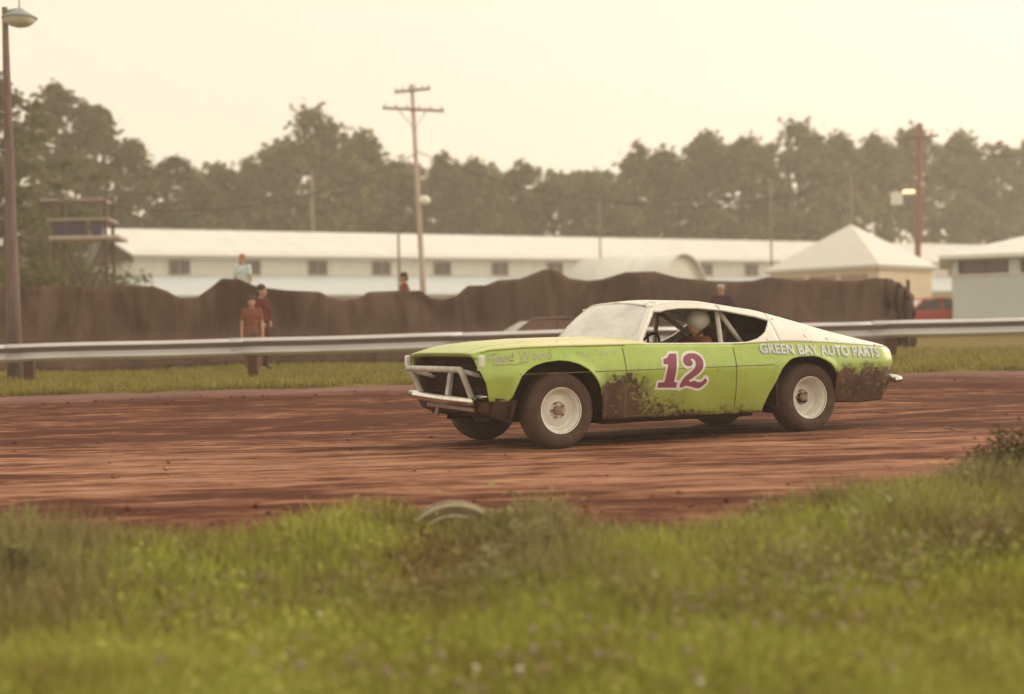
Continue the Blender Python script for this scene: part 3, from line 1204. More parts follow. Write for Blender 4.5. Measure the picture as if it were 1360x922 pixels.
def curve_mesh(cd):
    o = bpy.data.objects.new('tmp_curve', cd)
    COL.objects.link(o)
    dg = bpy.context.evaluated_depsgraph_get()
    me = bpy.data.meshes.new_from_object(o.evaluated_get(dg))
    bpy.data.objects.remove(o)
    bm = bmesh.new()
    bm.from_mesh(me)
    bmesh.ops.triangulate(bm, faces=bm.faces)
    bm.to_mesh(me)
    bm.free()
    return me


def poly_curve(name, pts, offset, smooth):
    cd = bpy.data.curves.new(name, 'CURVE')
    cd.dimensions = '2D'
    cd.fill_mode = 'BOTH'
    cd.offset = offset
    if smooth:
        sp_ = cd.splines.new('BEZIER')
        sp_.bezier_points.add(len(pts) - 1)
        for q, (x, y) in zip(sp_.bezier_points, pts):
            q.co = (x, y, 0)
            q.handle_left_type = q.handle_right_type = 'AUTO'
        sp_.resolution_u = 5
    else:
        sp_ = cd.splines.new('POLY')
        sp_.points.add(len(pts) - 1)
        for q, (x, y) in zip(sp_.points, pts):
            q.co = (x, y, 0, 1)
    sp_.use_cyclic_u = True
    return curve_mesh(cd)


def signed_area(p):
    return sum(p[i][0] * p[(i + 1) % len(p)][1] - p[(i + 1) % len(p)][0] * p[i][1] for i in range(len(p))) / 2


def grow(pts, d):
    """outline pushed out by d"""
    if signed_area(pts) < 0:
        pts = pts[::-1]
    n_ = len(pts)
    out = []
    for i in range(n_):
        a, b_, c = Vector(pts[i - 1]), Vector(pts[i]), Vector(pts[(i + 1) % n_])
        n1 = Vector(((b_ - a).y, -(b_ - a).x)).normalized()
        n2 = Vector(((c - b_).y, -(c - b_).x)).normalized()
        m_ = (n1 + n2)
        m_ = m_ / max(.55, m_.length_squared / 2) if m_.length > 1e-6 else n1
        q = b_ + m_ * d
        out.append((q.x, q.y))
    return out


ONE = [(1.199, .855), (1.276, .853), (1.221, .580), (1.260, .573), (1.246, .525), (1.034, .534), (1.044, .581), (1.111, .582), (1.157, .755), (1.106, .757), (1.112, .803), (1.160, .818)]
TWO = [(1.341, .768), (1.347, .807), (1.386, .839), (1.446, .852), (1.514, .841), (1.56, .806), (1.575, .756), (1.557, .70), (1.508, .651), (1.433, .609), (1.400, .583), (1.459, .584),
       (1.513, .568), (1.554, .572), (1.590, .60), (1.614, .578), (1.573, .537), (1.525, .511), (1.477, .513), (1.417, .53), (1.364, .54), (1.296, .528), (1.304, .575), (1.339, .618),
       (1.407, .666), (1.463, .709), (1.484, .753), (1.476, .786), (1.447, .800), (1.431, .793), (1.449, .765), (1.436, .737), (1.396, .728), (1.356, .743)]
TWO_OUT = [(1.315, .768), (1.320, .815), (1.370, .862), (1.446, .878), (1.524, .866), (1.582, .822), (1.602, .756), (1.582, .69), (1.528, .635), (1.480, .606), (1.515, .594), (1.545, .597),
           (1.590, .636), (1.640, .590), (1.592, .519), (1.535, .486), (1.475, .487), (1.417, .503), (1.36, .514), (1.266, .497), (1.278, .585), (1.32, .637), (1.39, .686), (1.425, .71), (1.39, .70), (1.335, .725)]
idf = lambda x, y: (x, y)
lay(poly_curve('n', grow(ONE, .024), 0, False), 'number_outline', M['signwhite'], idf, .003)
lay(poly_curve('n', TWO_OUT, 0, True), 'number_outline', M['signwhite'], idf, .003)
lay(poly_curve('n', ONE, 0, False), 'number_digit', M['maroon'], idf, .0055)
lay(poly_curve('n', TWO, 0, True), 'number_digit', M['maroon'], idf, .0055)


def sign(txt, name, u0, u1, z0, z1, h0, h1, mat, off, du=0, dz=0, bold=.02, shear=0.0, space=1.0):
    """a painted line of lettering from u0 to u1; base heights z0,z1 and letter heights h0,h1"""
    cd = bpy.data.curves.new('t', 'FONT')
    cd.body = txt
    cd.size = 1
    cd.offset = bold
    cd.shear = shear
    cd.space_character = space
    me = curve_mesh(cd)
    xs_ = [v_.co.x for v_ in me.vertices]
    ys_ = [v_.co.y for v_ in me.vertices]
    a, b_ = min(xs_), max(xs_)
    c, d = min(0, min(ys_)) if txt.isupper() else 0, max(ys_)

    def fn(x, y):
        t_ = (x - a) / (b_ - a)
        return (u0 + (u1 - u0) * t_ + du, z0 + (z1 - z0) * t_ + (h0 + (h1 - h0) * t_) * (y - c) / (d - c) + dz)
    return lay(me, name, mat, fn, off)


sign('GREEN BAY AUTO PARTS', 'sponsor_lettering_shade', 2.30, 3.875, .833, .745, .097, .114, M['lettershade'], .003, -.013, -.013, .028, space=1.06)
sign('GREEN BAY AUTO PARTS', 'sponsor_lettering', 2.30, 3.875, .833, .745, .097, .114, M['letterwhite'], .0055, 0, 0, .028, space=1.06)
sign('Reed Wood', 'faded_fender_lettering', -.745, -.08, .826, .842, .078, .095, M['lettergrey'], .004, 0, 0, .018, .2, 1.05)
mb = MB()
P = [[(-.70 + .035 * k, -(W(-.70 + .035 * k, .80) + .004), z) for z in (.806 + .012 * math.sin(k * .8) - .03 * math.exp(-((k - 2) / 1.6) ** 2), .818 + .012 * math.sin(k * .8) - .022 * math.exp(-((k - 2) / 1.6) ** 2))] for k in range(11)]
mb.grid(P)
mb.build('faded_fender_lettering', M['lettergrey'], CAR, fix=False)
sign('by the Crew', 'faded_fender_lettering', .03, .62, .853, .860, .062, .07, M['letterblue'], .004, 0, 0, .012, .1, 1.1)
# ------------------------------------------------------------------ guardrail
def rail_pt(t_):
    """along the rail, t = 0 at the left frame edge, 1 at the right"""
    a = Vector((-8.82, 24.5, 0))
    b = Vector((9.35, 26.0, 0))
    p = a.lerp(b, t_)
    p.z = .445 + .05 * t_
    return p


GR = empty('guardrail', rail_pt(.5), 0, 'long galvanised guardrail on brown posts along the far side of the track', 'guardrail')
inv = GR.location
RD = (rail_pt(1) - rail_pt(0)).normalized()
RN = Vector((RD.y, -RD.x, 0)).normalized()          # towards the track
WPROF = [(-.01, .300), (.0, .312), (.015, .312), (.085, .262), (.090, .250), (.085, .238), (.012, .182), (.004, .156), (.012, .130), (.085, .074), (.090, .062), (.085, .050), (.015, 0), (.0, 0), (-.01, .012)]
seg = 3.81 / 18.23
k = 0
t_ = -.62
while t_ < 1.6:
    a, b = rail_pt(t_) - inv, rail_pt(t_ + seg + .012) - inv
    P = []
    for j in range(7):
        c = a.lerp(b, j / 6)
        c.z += .006 * math.sin(t_ * 9 + j) + .375
        lap = .004 if j == 6 else 0
        P.append([c + RN * (d + .10 + lap + .004 * (k % 2)) + Vector((0, 0, z)) for d, z in WPROF])
    o = MB().grid(P).build('rail', [M['galv'], M['shadegalv']], GR, fix=False)
    o.data.polygons.foreach_set('material_index', [1 if 4 <= q % (len(WPROF) - 1) <= 6 else 0 for q in range(len(o.data.polygons))])  # valley faces get the steel with shade painted in
    auto_smooth(o, 50)
    so = o.modifiers.new('thickness', 'SOLIDIFY')
    so.thickness = .004
    c = rail_pt(t_ + .02) - inv
    mb = MB()
    mb.box((c.x, c.y, .10), (.17, .19, 1.06), rz=math.atan2(RD.y, RD.x))
    bevel(mb.build('post', M['postwood'], GR), .01)
    k += 1
    t_ += seg

# ------------------------------------------------------------------ dark cloth fence
TP = [(-60, 382), (0, 380), (30, 380), (120, 381), (205, 380), (222, 386), (240, 396), (262, 395), (280, 382), (295, 370), (318, 371), (330, 377), (345, 382), (380, 386), (424, 388), (440, 396), (455, 399), (475, 397),
      (490, 388), (530, 386), (560, 386), (575, 397), (590, 398), (605, 394), (622, 379), (645, 379), (662, 372), (690, 370), (705, 364), (720, 358), (735, 359), (755, 370),
      (780, 373), (800, 371), (830, 362), (870, 361), (900, 369), (940, 373), (980, 374), (1000, 373), (1020, 368), (1050, 371), (1062, 373), (1080, 370), (1120, 373), (1140, 373), (1160, 369), (1176, 370)]
YF0, YF1 = 32.0, 33.5
TF = empty('tarp_fence', at(600, 440, 32.6), 0, 'long dark brown cloth fence sagging between posts behind the guardrail', 'fence')
TF.location.z = gz(0, 32.6)
inv = TF.location.copy()


def mat_tarp():
    b = NB('dark_brown_tarp')
    x, y, z = b.xyz()
    n1 = b.noise(.9, 5, .6, b.coord((1.2, 1, .35)), 1.0)
    n2 = b.noise(4, 5, .6)
    c = b.mix(b.rng(n1, .35, .65), (.048, .023, .013), (.155, .10, .072))
    low = b.rng(b.math('ADD', z, b.math('MULTIPLY', b.math('SUBTRACT', n1, .5), .5)), .95, .60)
    c = b.mix(b.math('MULTIPLY', low, .55), c, (.20, .125, .105))
    x5 = b.rng(x, -12, 8)
    c = b.mix(b.math('MULTIPLY', x5, .4), c, (.15, .10, .085))
    n3 = b.noise(1.0, 3, .5, b.coord((2.2, 2, .55)), 1.2)
    b.bump(b.math('ADD', n3, b.math('MULTIPLY', n2, .3)), .8, .16)
    return b.fin(c, .9, spec=.15)


M['tarp'] = mat_tarp()
px0, px1, NX, NZ = -60, 1176, 412, 14
P = []
tops = []
for i in range(NX + 1):
    px = px0 + (px1 - px0) * i / NX
    Y = YF0 + (YF1 - YF0) * (px - px0) / (px1 - px0)
    T = at(px, ip(px, TP), Y)
    zb = gz(T.x, Y) + .02
    tops.append(T)
    col = []
    for kz in range(NZ + 1):
        f = kz / NZ
        z = zb + (T.z - zb) * f
        x = T.x
        fold = .10 * math.sin(x * 3.3 + 1.3 * math.sin(x * .9)) + .05 * math.sin(x * 9.1 + f * 2) + .03 * math.sin(x * 17 + 3 * f)
        fold *= (.55 + .45 * math.sin(x * .53 + 2)) * (.4 + .9 * (1 - abs(f - .45)))
        fold += .05 * math.sin(4.2 * (x * .8 + 1.6 * f * math.sin(x * .37))) * (1 - f) + .035 * math.sin(11 * f + 2.3 * x) * math.sin(x * .8)
        sw = .10 * math.sin(x * .7 + f * 2.2)
        col.append(Vector((x + .03 * math.sin(7 * f + x), Y + fold + sw - .10 * (1 - f), z)) - inv)
    P.append(col)
o = MB().grid(P).build('tarp', M['tarp'], TF, smooth=True, fix=False)
so = o.modifiers.new('thickness', 'SOLIDIFY')
so.thickness = .012
# bunched end of the cloth
mb = MB()
rr = random.Random(8)
P = []
for i in range(27):
    f = i / 26
    px = 1176 + 38 * f
    Y = 33.5 + .3 * math.sin(f * 22) * (1 - .3 * f)
    tz = ip(f, [(0, 370), (.3, 373), (.6, 379), (.85, 389), (.95, 399), (1, 410)])
    T = at(px, tz, Y)
    zb = gz(T.x, 33.5) + .02
    P.append([Vector((T.x + .06 * math.sin(k * 1.3 + i), T.y + .09 * math.sin(k * .9 + i * 1.7), zb + (T.z - zb) * k / 12)) - inv for k in range(13)])
o = MB().grid(P).build('bunched_tarp', M['tarp'], TF, smooth=True, fix=False)
so = o.modifiers.new('thickness', 'SOLIDIFY')
so.thickness = .03
for px in (30, 205, 300, 420, 488, 566, 660, 727, 850, 935, 1022, 1078, 1160, 1206):
    Y = YF0 + (YF1 - YF0) * (px - px0) / (px1 - px0) + .34
    T = at(px, ip(px, TP) + 2, Y)
    mb = MB()
    b0 = gz(T.x, Y) - .2
    mb.tube([Vector((T.x, Y, b0)) - inv, T - inv], .045, 8)
    mb.build('post', M['postwood'], TF, smooth=True)

# ------------------------------------------------------------------ long white barn
def yb(px):
    return 78 / (1 - .000288 * (px - 290))


p0, p1 = at(182, 380, yb(182)), at(1290, 380, yb(1290))
bd = (p1 - p0)
bd.z = 0
BL = bd.length + 12
bang = math.atan2(bd.y, bd.x)
BARN = empty('white_barn', (p0.x, p0.y, .78), bang, 'very long white barn with two roof tiers and a row of small dark windows', 'barn')
zw = .78
EAVE, RIDGE, CL, LE = 5.95 - zw, 7.62 - zw, 4.78 - zw, 3.55 - zw
HW = 4.2
mb = MB()
mb.box((BL / 2, HW, (EAVE + CL) / 2 - .3), (BL, 2 * HW, EAVE - CL + .9))
mb.build('clerestory_wall', M['white_wall'], BARN)
mb = MB()
mb.box((BL / 2, HW, (LE + .0) / 2), (BL - .6, 2 * HW + 8.0, LE))
mb.build('lower_wall', M['white_wall'], BARN)


def slab(mb, q, th=.10):
    """roof sheet: four corners, thickened downwards"""
    q = [Vector(p) for p in q]
    n_ = (q[1] - q[0]).cross(q[2] - q[0]).normalized()
    if n_.z < 0:
        n_ = -n_
    mb.hexa([p - n_ * th for p in q] + q)


mb = MB()
slab(mb, [(-.3, -.5, EAVE - .08), (BL + .5, -.5, EAVE - .08), (BL + .5, HW, RIDGE), (-1.2, HW, RIDGE)])
slab(mb, [(-.3, 2 * HW + .5, EAVE - .08), (BL + .5, 2 * HW + .5, EAVE - .08), (BL + .5, HW, RIDGE - .003), (-1.2, HW, RIDGE - .003)])
mb.build('upper_roof', M['white_roof'], BARN)
mb = MB()
slab(mb, [(-4.6, -4.6, LE), (BL + .5, -4.6, LE), (BL + .5, -.02, CL), (-.2, -.02, CL)])
slab(mb, [(-4.6, 2 * HW + 4.6, LE), (BL + .5, 2 * HW + 4.6, LE), (BL + .5, 2 * HW + .02, CL), (-.2, 2 * HW + .02, CL)])
mb.build('lower_roof', M['bluewhite'], BARN)
mb = MB()
slab(mb, [(-4.6, -4.6, LE - .01), (-4.6, 2 * HW + 4.6, LE - .01), (-.2, 2 * HW, CL - .01), (-.2, 0, CL - .01)])
mb.build('end_roof', simple('shaded_end_roof', (.32, .33, .34), .7, var=.1), BARN)  # shading of the end slope put into a greyer roof colour
mb = MB()
mb.add([(-.25, 0.02, EAVE - .3), (-.25, 2 * HW - .02, EAVE - .3), (-.25, HW, RIDGE - .22), (-.15, 0.02, EAVE - .3), (-.15, 2 * HW - .02, EAVE - .3), (-.15, HW, RIDGE - .22)],
       [(0, 2, 1), (3, 4, 5), (0, 1, 4, 3), (1, 2, 5, 4), (2, 0, 3, 5)])
mb.build('gable', simple('dark_gable_boards', (.055, .03, .024), .9, var=.2), BARN)
mb = MB()
mb.box((BL / 2, -.52, EAVE - .17), (BL + .6, .06, .16))
mb.build('eave_board', simple('eave_board_paint', (.40, .36, .33), .8, var=.1), BARN)
nw = 0
s_ = None
ux = bd.normalized()
un = Vector((ux.y, -ux.x, 0))
for i, px in enumerate([238] + [0] * 20):
    if i == 0:
        r_ = ray(px, 350)
        # where this sight line meets the clerestory wall plane
        den = r_.dot(un)
        tt = (Vector((p0.x, p0.y, 0)) - Vector((0, 0, 0))).dot(un) / den
        hit = r_ * tt
        s_ = (Vector((hit.x, hit.y, 0)) - Vector((p0.x, p0.y, 0))).dot(ux)
    s = s_ + 4.04 * i
    if s > BL - 2:
        break
    mb = MB()
    mb.box((s, -.03, EAVE - .72), (1.25, .07, .82))
    w_ = mb.build('window', simple('window_frame_paint', (.5, .46, .40), .8) if i == 0 else bpy.data.materials['window_frame_paint'], BARN)
    mb = MB()
    for q in (-1, 1):
        mb.box((s + q * .29, -.075, EAVE - .72), (.52, .03, .72))
    mb.build('pane', M['shadowglass'], w_)

# ------------------------------------------------------------------ arched white hut
Q0 = at(905, 400, 62)
ax = Vector((-.80, .60, 0)).normalized()
HUT = empty('arched_hut', (Q0.x, Q0.y, .78), math.atan2(ax.y, ax.x), 'low white hut with a rounded barrel roof in front of the barn', 'hut')
RH, LH, SH = 1.95, 4.6, 1.65
mb = MB()
for th in (0, .06):
    pass
P = []
for k in range(25):
    an = PI * k / 24
    P.append([(-.25, (RH + .06) * math.cos(an), SH + (RH + .06) * math.sin(an)), (LH + .2, (RH + .06) * math.cos(an), SH + (RH + .06) * math.sin(an))])
o = mb.grid(P).build('barrel_roof', M['white_roof'], HUT, smooth=True, fix=False)
so = o.modifiers.new('thickness', 'SOLIDIFY')
so.thickness = .06
mb = MB()
V = [(0, RH * math.cos(PI * k / 24), SH + RH * math.sin(PI * k / 24)) for k in range(25)]
V2 = [(LH, y, z) for _, y, z in V]
mb.add([(0, -RH, 0), (0, RH, 0)] + V, [tuple([0, 1] + list(range(2, 27)))])
mb.add([(LH, -RH, 0), (LH, RH, 0)] + V2, [tuple([0, 1] + list(range(2, 27)))])
mb.add([(0, -RH, 0), (LH, -RH, 0), (LH, -RH, SH), (0, -RH, SH)], [(0, 1, 2, 3)])
mb.add([(0, RH, 0), (LH, RH, 0), (LH, RH, SH), (0, RH, SH)], [(0, 1, 2, 3)])
mb.build('wall', M['white_wall'], HUT, fix=False)
mb = MB()
mb.box((-.03, 0, SH + .55), (.05, 1.3, .5))
mb.build('gable_vent', simple('vent_boards', (.58, .54, .44), .8), HUT)
mb = MB()
mb.box((-.03, .9, .95), (.05, .9, 1.9))
mb.build('door', simple('hut_door_paint', (.45, .40, .32), .8), HUT)

# ------------------------------------------------------------------ pavilion
A = at(1130, 298, 66)
PAV = empty('pavilion', (A.x, A.y, .80), R(3.0), 'square tan pavilion under a pale pyramid roof beside the barn', 'pavilion')
HD, ZE, ZA = 4.12, at(1138, 357, 66).z - .80, A.z - .80
cs = [(0, -HD), (HD, 0), (0, HD), (-HD, 0)]
mb = MB()
V = [(x, y, ZE) for x, y in cs] + [(0, 0, ZA)] + [(x * .97, y * .97, ZE - .16) for x, y in cs]
mb.add(V, [(0, 1, 4), (1, 2, 4), (2, 3, 4), (3, 0, 4), (0, 5, 6, 1), (1, 6, 7, 2), (2, 7, 8, 3), (3, 8, 5, 0), (8, 7, 6, 5)])
mb.build('roof', simple('pale_shingles', (.72, .73, .71), .75, var=.07, scale=4), PAV)
mb = MB()
wd_ = HD * .90
for i in range(4):
    a, b = Vector((*cs[i], 0)) * .90, Vector((*cs[(i + 1) % 4], 0)) * .90
    m_ = (a + b) / 2
    mb.box((m_.x, m_.y, (ZE - .1) / 2), ((b - a).length - .02, .12, ZE - .1), rz=math.atan2((b - a).y, (b - a).x))
mb.build('wall', M['cream_wall'], PAV)
mb = MB()
a, b = Vector((*cs[3], 0)) * .90, Vector((*cs[0], 0)) * .90
for f in (.2, .5, .8):
    m_ = a.lerp(b, f) + Vector((-.055, -.055, 0))
    mb.box((m_.x, m_.y, ZE - .75), (1.3, .06, .75), rz=math.atan2((b - a).y, (b - a).x))
mb.build('serving_hatch', simple('hatch_boards', (.30, .22, .17), .8), PAV)

# ------------------------------------------------------------------ pale blue building on the right
wl = at(1266, 400, 50)
BB = empty('pale_blue_building', (wl.x, 50, .72), R(-17), 'pale blue building with an open dark window band, at the right edge of the photo', 'building')
ZEV = 3.52 - .72
z1, z0 = at(1300, 346, 50).z - .72, at(1300, 366, 50).z - .72
L_, D_ = 14, 9
mb = MB()
mb.box((L_ / 2, .06, z0 / 2), (L_, .12, z0))
mb.box((L_ / 2, .06, (z1 + ZEV) / 2), (L_, .12, ZEV - z1))
mb.box((.06, D_ / 2 + .06, ZEV / 2), (.12, D_ - .12, ZEV))
mb.box((L_ / 2, D_ + .06, ZEV / 2), (L_, .12, ZEV))
mb.build('wall', M['bluewhite'], BB)
for i in range(7):
    mb = MB()
    mb.box((.10 + i * 2.0 - (.04 if i else 0), .055, (z0 + z1) / 2), (.20 if i == 0 else .38, .10, z1 - z0))
    mb.build('window_post', M['bluewhite'], BB)
for i in range(6):
    mb = MB()
    mb.box((1.08 + i * 2.0, .075, (z0 + z1) / 2), (1.54, .03, z1 - z0 - .01))
    w_ = mb.build('window', M['shadowglass'], BB)
    mb = MB()
    mb.box((1.08 + i * 2.0, .05, (z0 + z1) / 2), (.05, .02, z1 - z0 - .02))
    mb.build('mullion', M['interior'], w_)
mb = MB()
o_ = .45
rz_ = ZEV + 1.0
V = [(-o_, -o_, ZEV), (L_, -o_, ZEV), (L_, D_ + o_, ZEV), (-o_, D_ + o_, ZEV), (3.4, D_ / 2, rz_), (L_, D_ / 2, rz_)]
Vb = [(x, y, z - .13) for x, y, z in V[:4]]
mb.add(V + Vb, [(0, 1, 5, 4), (1, 2, 5), (2, 3, 4, 5), (3, 0, 4), (0, 6, 7, 1), (1, 7, 8, 2), (2, 8, 9, 3), (3, 9, 6, 0), (9, 8, 7, 6)])
mb.build('hip_roof', M['white_roof'], BB)
mb = MB()
mb.box((-.02 + L_ / 2, -.005, z0 + .02), (L_, .10, .06))
mb.build('window_ledge', M['white_wall'], BB)

# ------------------------------------------------------------------ judges' stand at the left
J = at(112, 330, 55)
JS = empty('judges_stand', (J.x, J.y, .75), R(6), 'small raised judges stand with flat roofs and navy boards before the trees', 'stand')


def jz(py):
    return at(110, py, 55).z - .75


mb = MB()
mb.box((-.25, 0, jz(268)), (2.35, 2.0, .09))
mb.build('upper_roof', M['plank'], JS)
mb = MB()
mb.box((0, 0, jz(294.5)), (2.3, 2.2, .09))
mb.build('lower_roof', M['plank'], JS)
mb = MB()
mb.box((.2, 0, jz(318)), (2.6, 2.2, .13))
mb.build('floor', simple('pale_floor_boards', (.50, .44, .40), .8), JS)
zc, zh = (jz(296) + jz(316)) / 2, jz(296) - jz(316) - .03
for (x_, w__) in ((-.72, .44), (-.1, .7), (.66, .42)):
    mb = MB()
    mb.box((x_, -.95, zc), (w__, .06, zh))
    mb.build('front_board', M['navy'], JS)
for x_ in (-.95, .95):
    for y_ in (-.85, .85):
        mb = MB()
        mb.box((x_, y_, jz(268) / 2), (.12, .12, jz(268)))
        mb.build('post', M['postwood'], JS)
mb = MB()
for y_ in (-.85, .85):
    mb.tube([(-.95, y_, .4), (.95, y_, jz(320))], .05, 6)
    mb.tube([(.95, y_, .4), (-.95, y_, jz(320))], .05, 6)
mb.build('cross_brace', M['postwood'], JS)

# ------------------------------------------------------------------ poles, lamps and wires
# lamp post close behind the rail
LP0 = at(19, 450, 25.6)
LP = empty('lamp_post', (LP0.x, 25.6, gz(LP0.x, 25.6) - .1), 0, 'tall brown lamp post with a bowl lamp, at the left edge of the photo', 'lamp post')
tp = at(5, 10, 25.6)
H_ = tp.z - LP.location.z
mb = MB()
dx = tp.x - LP0.x
mb.tube([(dx * f * .4, 0, H_ * f) for f in (0, .25, .5, .75, 1)], [.145, .12, .095, .07, .05], 14)
mb.build('pole', M['mauvewood'], LP, smooth=True)
lc = at(26, 24, 25.4) - LP.location
mb = MB()
mb.tube([(dx * .4, 0, H_ - .12), (dx * .4 + .08, 0, H_ - .06), (lc.x, lc.y, lc.z + .16)], .025, 8)
mb.tube([(lc.x, lc.y, lc.z + .1), (lc.x, lc.y, lc.z + .55)], .012, 6)
mb.build('bracket', M['lampshade'], LP, smooth=True)
Ml = Matrix.Translation(lc) @ Matrix.Rotation(PI / 2, 4, 'X')
mb = MB()
mb.lathe([(.0, .17), (.06, .165), (.10, .13), (.20, .075), (.29, .02), (.31, -.01), (.30, -.015), (.20, .05), (.0, .1)], Ml, 28)
mb.build('lamp_shade', M['lampshade'], LP, smooth=True)
mb = MB()
mb.lathe([(.285, .0), (.26, -.07), (.18, -.13), (.09, -.158), (.0, -.165)], Ml, 24)
mb.build('lamp_glass', M['glasslamp'], LP, smooth=True)
mb = MB()
for k in range(3):
    mb.tube([(dx * .3 - .02, -.12, H_ * (.62 + .1 * k)), (dx * .3 - .14, -.14, H_ * (.62 + .1 * k) + .03), (dx * .3 - .14, -.14, H_ * (.62 + .1 * k) + .22)], .014, 6)
mb.build('climbing_step', M['lampshade'], LP)


def pole_obj(name, px_b, px_t, py_t, Y, r0, r1, mat, label, cat, base_py=400):
    b_ = at(px_b, base_py, Y)
    t2 = at(px_t, py_t, Y)
    z_ = gz(b_.x, Y) - .1
    o = empty(name, (b_.x, Y, z_), 0, label, cat)
    dxx = t2.x - b_.x
    h = t2.z - z_
    mb = MB()
    mb.tube([(dxx * f, 0, h * f) for f in (0, .3, .6, 1)], [r0, r0 + (r1 - r0) * .3, r0 + (r1 - r0) * .6, r1], 10)
    mb.build('pole', mat, o, smooth=True)
    return o, dxx, h


up, dxx, h = pole_obj('utility_pole', 564.5, 547, 112, 60, .135, .085, M['palepole'], 'tall wooden utility pole with two crossarms in front of the barn', 'utility pole')
for (pa, pb, rot) in (((508, 143.5), (590, 147.5), 0), ((526, 125.5), (570, 115), 0)):
    a, b = at(*pa, 59.85) - up.location, at(*pb, 59.85) - up.location
    if pa[1] < 140:
        a.y -= .55
        b.y += .55
    mb = MB()
    dv = b - a
    mb.tube([a, b], .06, 4)
    arm = mb.build('crossarm', M['greywood'], up)
    mb = MB()
    for f in (.04, .22, .40, .60, .78, .96):
        p = a.lerp(b, f)
        mb.lathe([(.0, -.02), (.05, 0), (.035, .06), (.055, .10), (.0, .16)], Matrix.Translation(p + Vector((0, 0, .07))) @ Matrix.Rotation(PI / 2, 4, 'X'), 8)
    mb.build('insulator', M['glasslamp'], arm)
mb = MB()
a, b = at(530, 147, 59.8) - up.location, at(566, 147, 59.8) - up.location
c = at(551, 172, 59.85) - up.location
mb.tube([a, c, b], .02, 5)
mb.build('arm_brace', M['wire'], up)
lcp = at(564, 266, 59.6) - up.location
mb = MB()
mb.lathe([(.0, .20), (.12, .18), (.22, .06), (.24, -.06), (.16, -.16), (.0, -.2)], Matrix.Translation(lcp) @ Matrix.Rotation(PI / 2, 4, 'X'), 16)
mb.build('lamp_bowl', simple('bright_white_enamel', (.85, .83, .76), .4, var=.03), up, smooth=True)

POLES = []
for nm, pb, pt, py, Y, r0, r1, mt, lab in (
        ('slim_pole', 531, 529, 306, 57, .07, .05, 'greywood', 'slim grey pole standing just left of the crossarm utility pole'),
        ('slim_pole', 798, 796, 262, 70, .05, .04, 'greywood', 'slim grey pole before the barn, left of the barrel roofed hut'),
        ('slim_pole', 417, 414, 225, 88, .09, .07, 'greywood', 'pale slim pole rising behind the barn under the tall spreading tree'),
        ('slim_pole', 1025, 1023, 236, 72, .055, .04, 'greywood', 'slim grey pole before the barn, at the left corner of the pavilion roof'),
        ('slim_pole', 1133, 1130, 232, 72, .06, .04, 'greywood', 'slim grey pole rising right behind the pavilion roof peak')):
    o, d1, h1 = pole_obj(nm, pb, pt, py, Y, r0, r1, M[mt], lab, 'pole')
    if Y > 80:
        pass
    mb = MB()
    mb.tube([(d1, -.05, h1 - .05), (d1 + .35, -.05, h1 + .05)], .03, 6)
    mb.build('bracket', M['wire'], o)
    POLES.append(o)
rp, dxr, hr = pole_obj('rust_red_pole', 1216, 1222, 164, 70, .17, .11, M['rust_pole'], 'tall rust red light pole right of the pavilion', 'light pole')
a, b = at(1200, 184, 69.8) - rp.location, at(1246, 180, 69.8) - rp.location
mb = MB()
mb.tube([a, b], .06, 4)
mb.build('crossarm', M['rust_pole'], rp)
c = at(1191, 264, 69.7) - rp.location
mb = MB()
mb.box(c, (.55, .25, .62))
bevel(mb.build('white_box', M['white_wall'], rp), .04)
c = at(1207, 254, 69.7) - rp.location
mb = MB()
mb.box(c + Vector((0, 0, .13)), (.62, .34, .10))
mb.tube([c + Vector((.2, 0, .1)), c + Vector((.45, .1, .1))], .04, 6)
lm = mb.build('lamp_housing', M['rust_pole'], rp)
mb = MB()
mb.box(c - Vector((0, 0, .02)), (.52, .28, .18))
mb.build('lamp', M['lit'], lm)


def wire(pa, pb, Ya, Yb, sag, lab, r_=.022):
    a, b = at(*pa, Ya), at(*pb, Yb)
    o = empty('power_line', a, 0, lab, 'wire', 'overhead wires')
    mb = MB()
    pts = []
    for k in range(41):
        f = k / 40
        p = a.lerp(b, f)
        p.z -= sag * 4 * f * (1 - f)
        pts.append(p - a)
    mb.tube(pts, r_, 5)
    mb.build('strand', M['wire'], o, smooth=True)
    return o


wire((551, 200), (1022, 240), 59.9, 71.9, 1.6, 'thin wire from the utility pole to the slim pole at the pavilion')
wire((551, 205), (5, 245), 59.9, 52, 1.6, 'thin wire running left from the utility pole to the photo edge')
wire((796, 266), (1130, 236), 69.9, 71.9, .8, 'thin wire from the pole by the barrel hut to the pole behind the pavilion')
wire((1222, 180), (1420, 190), 69.9, 66, .8, 'thin wire running right from the rust red pole to the photo edge')
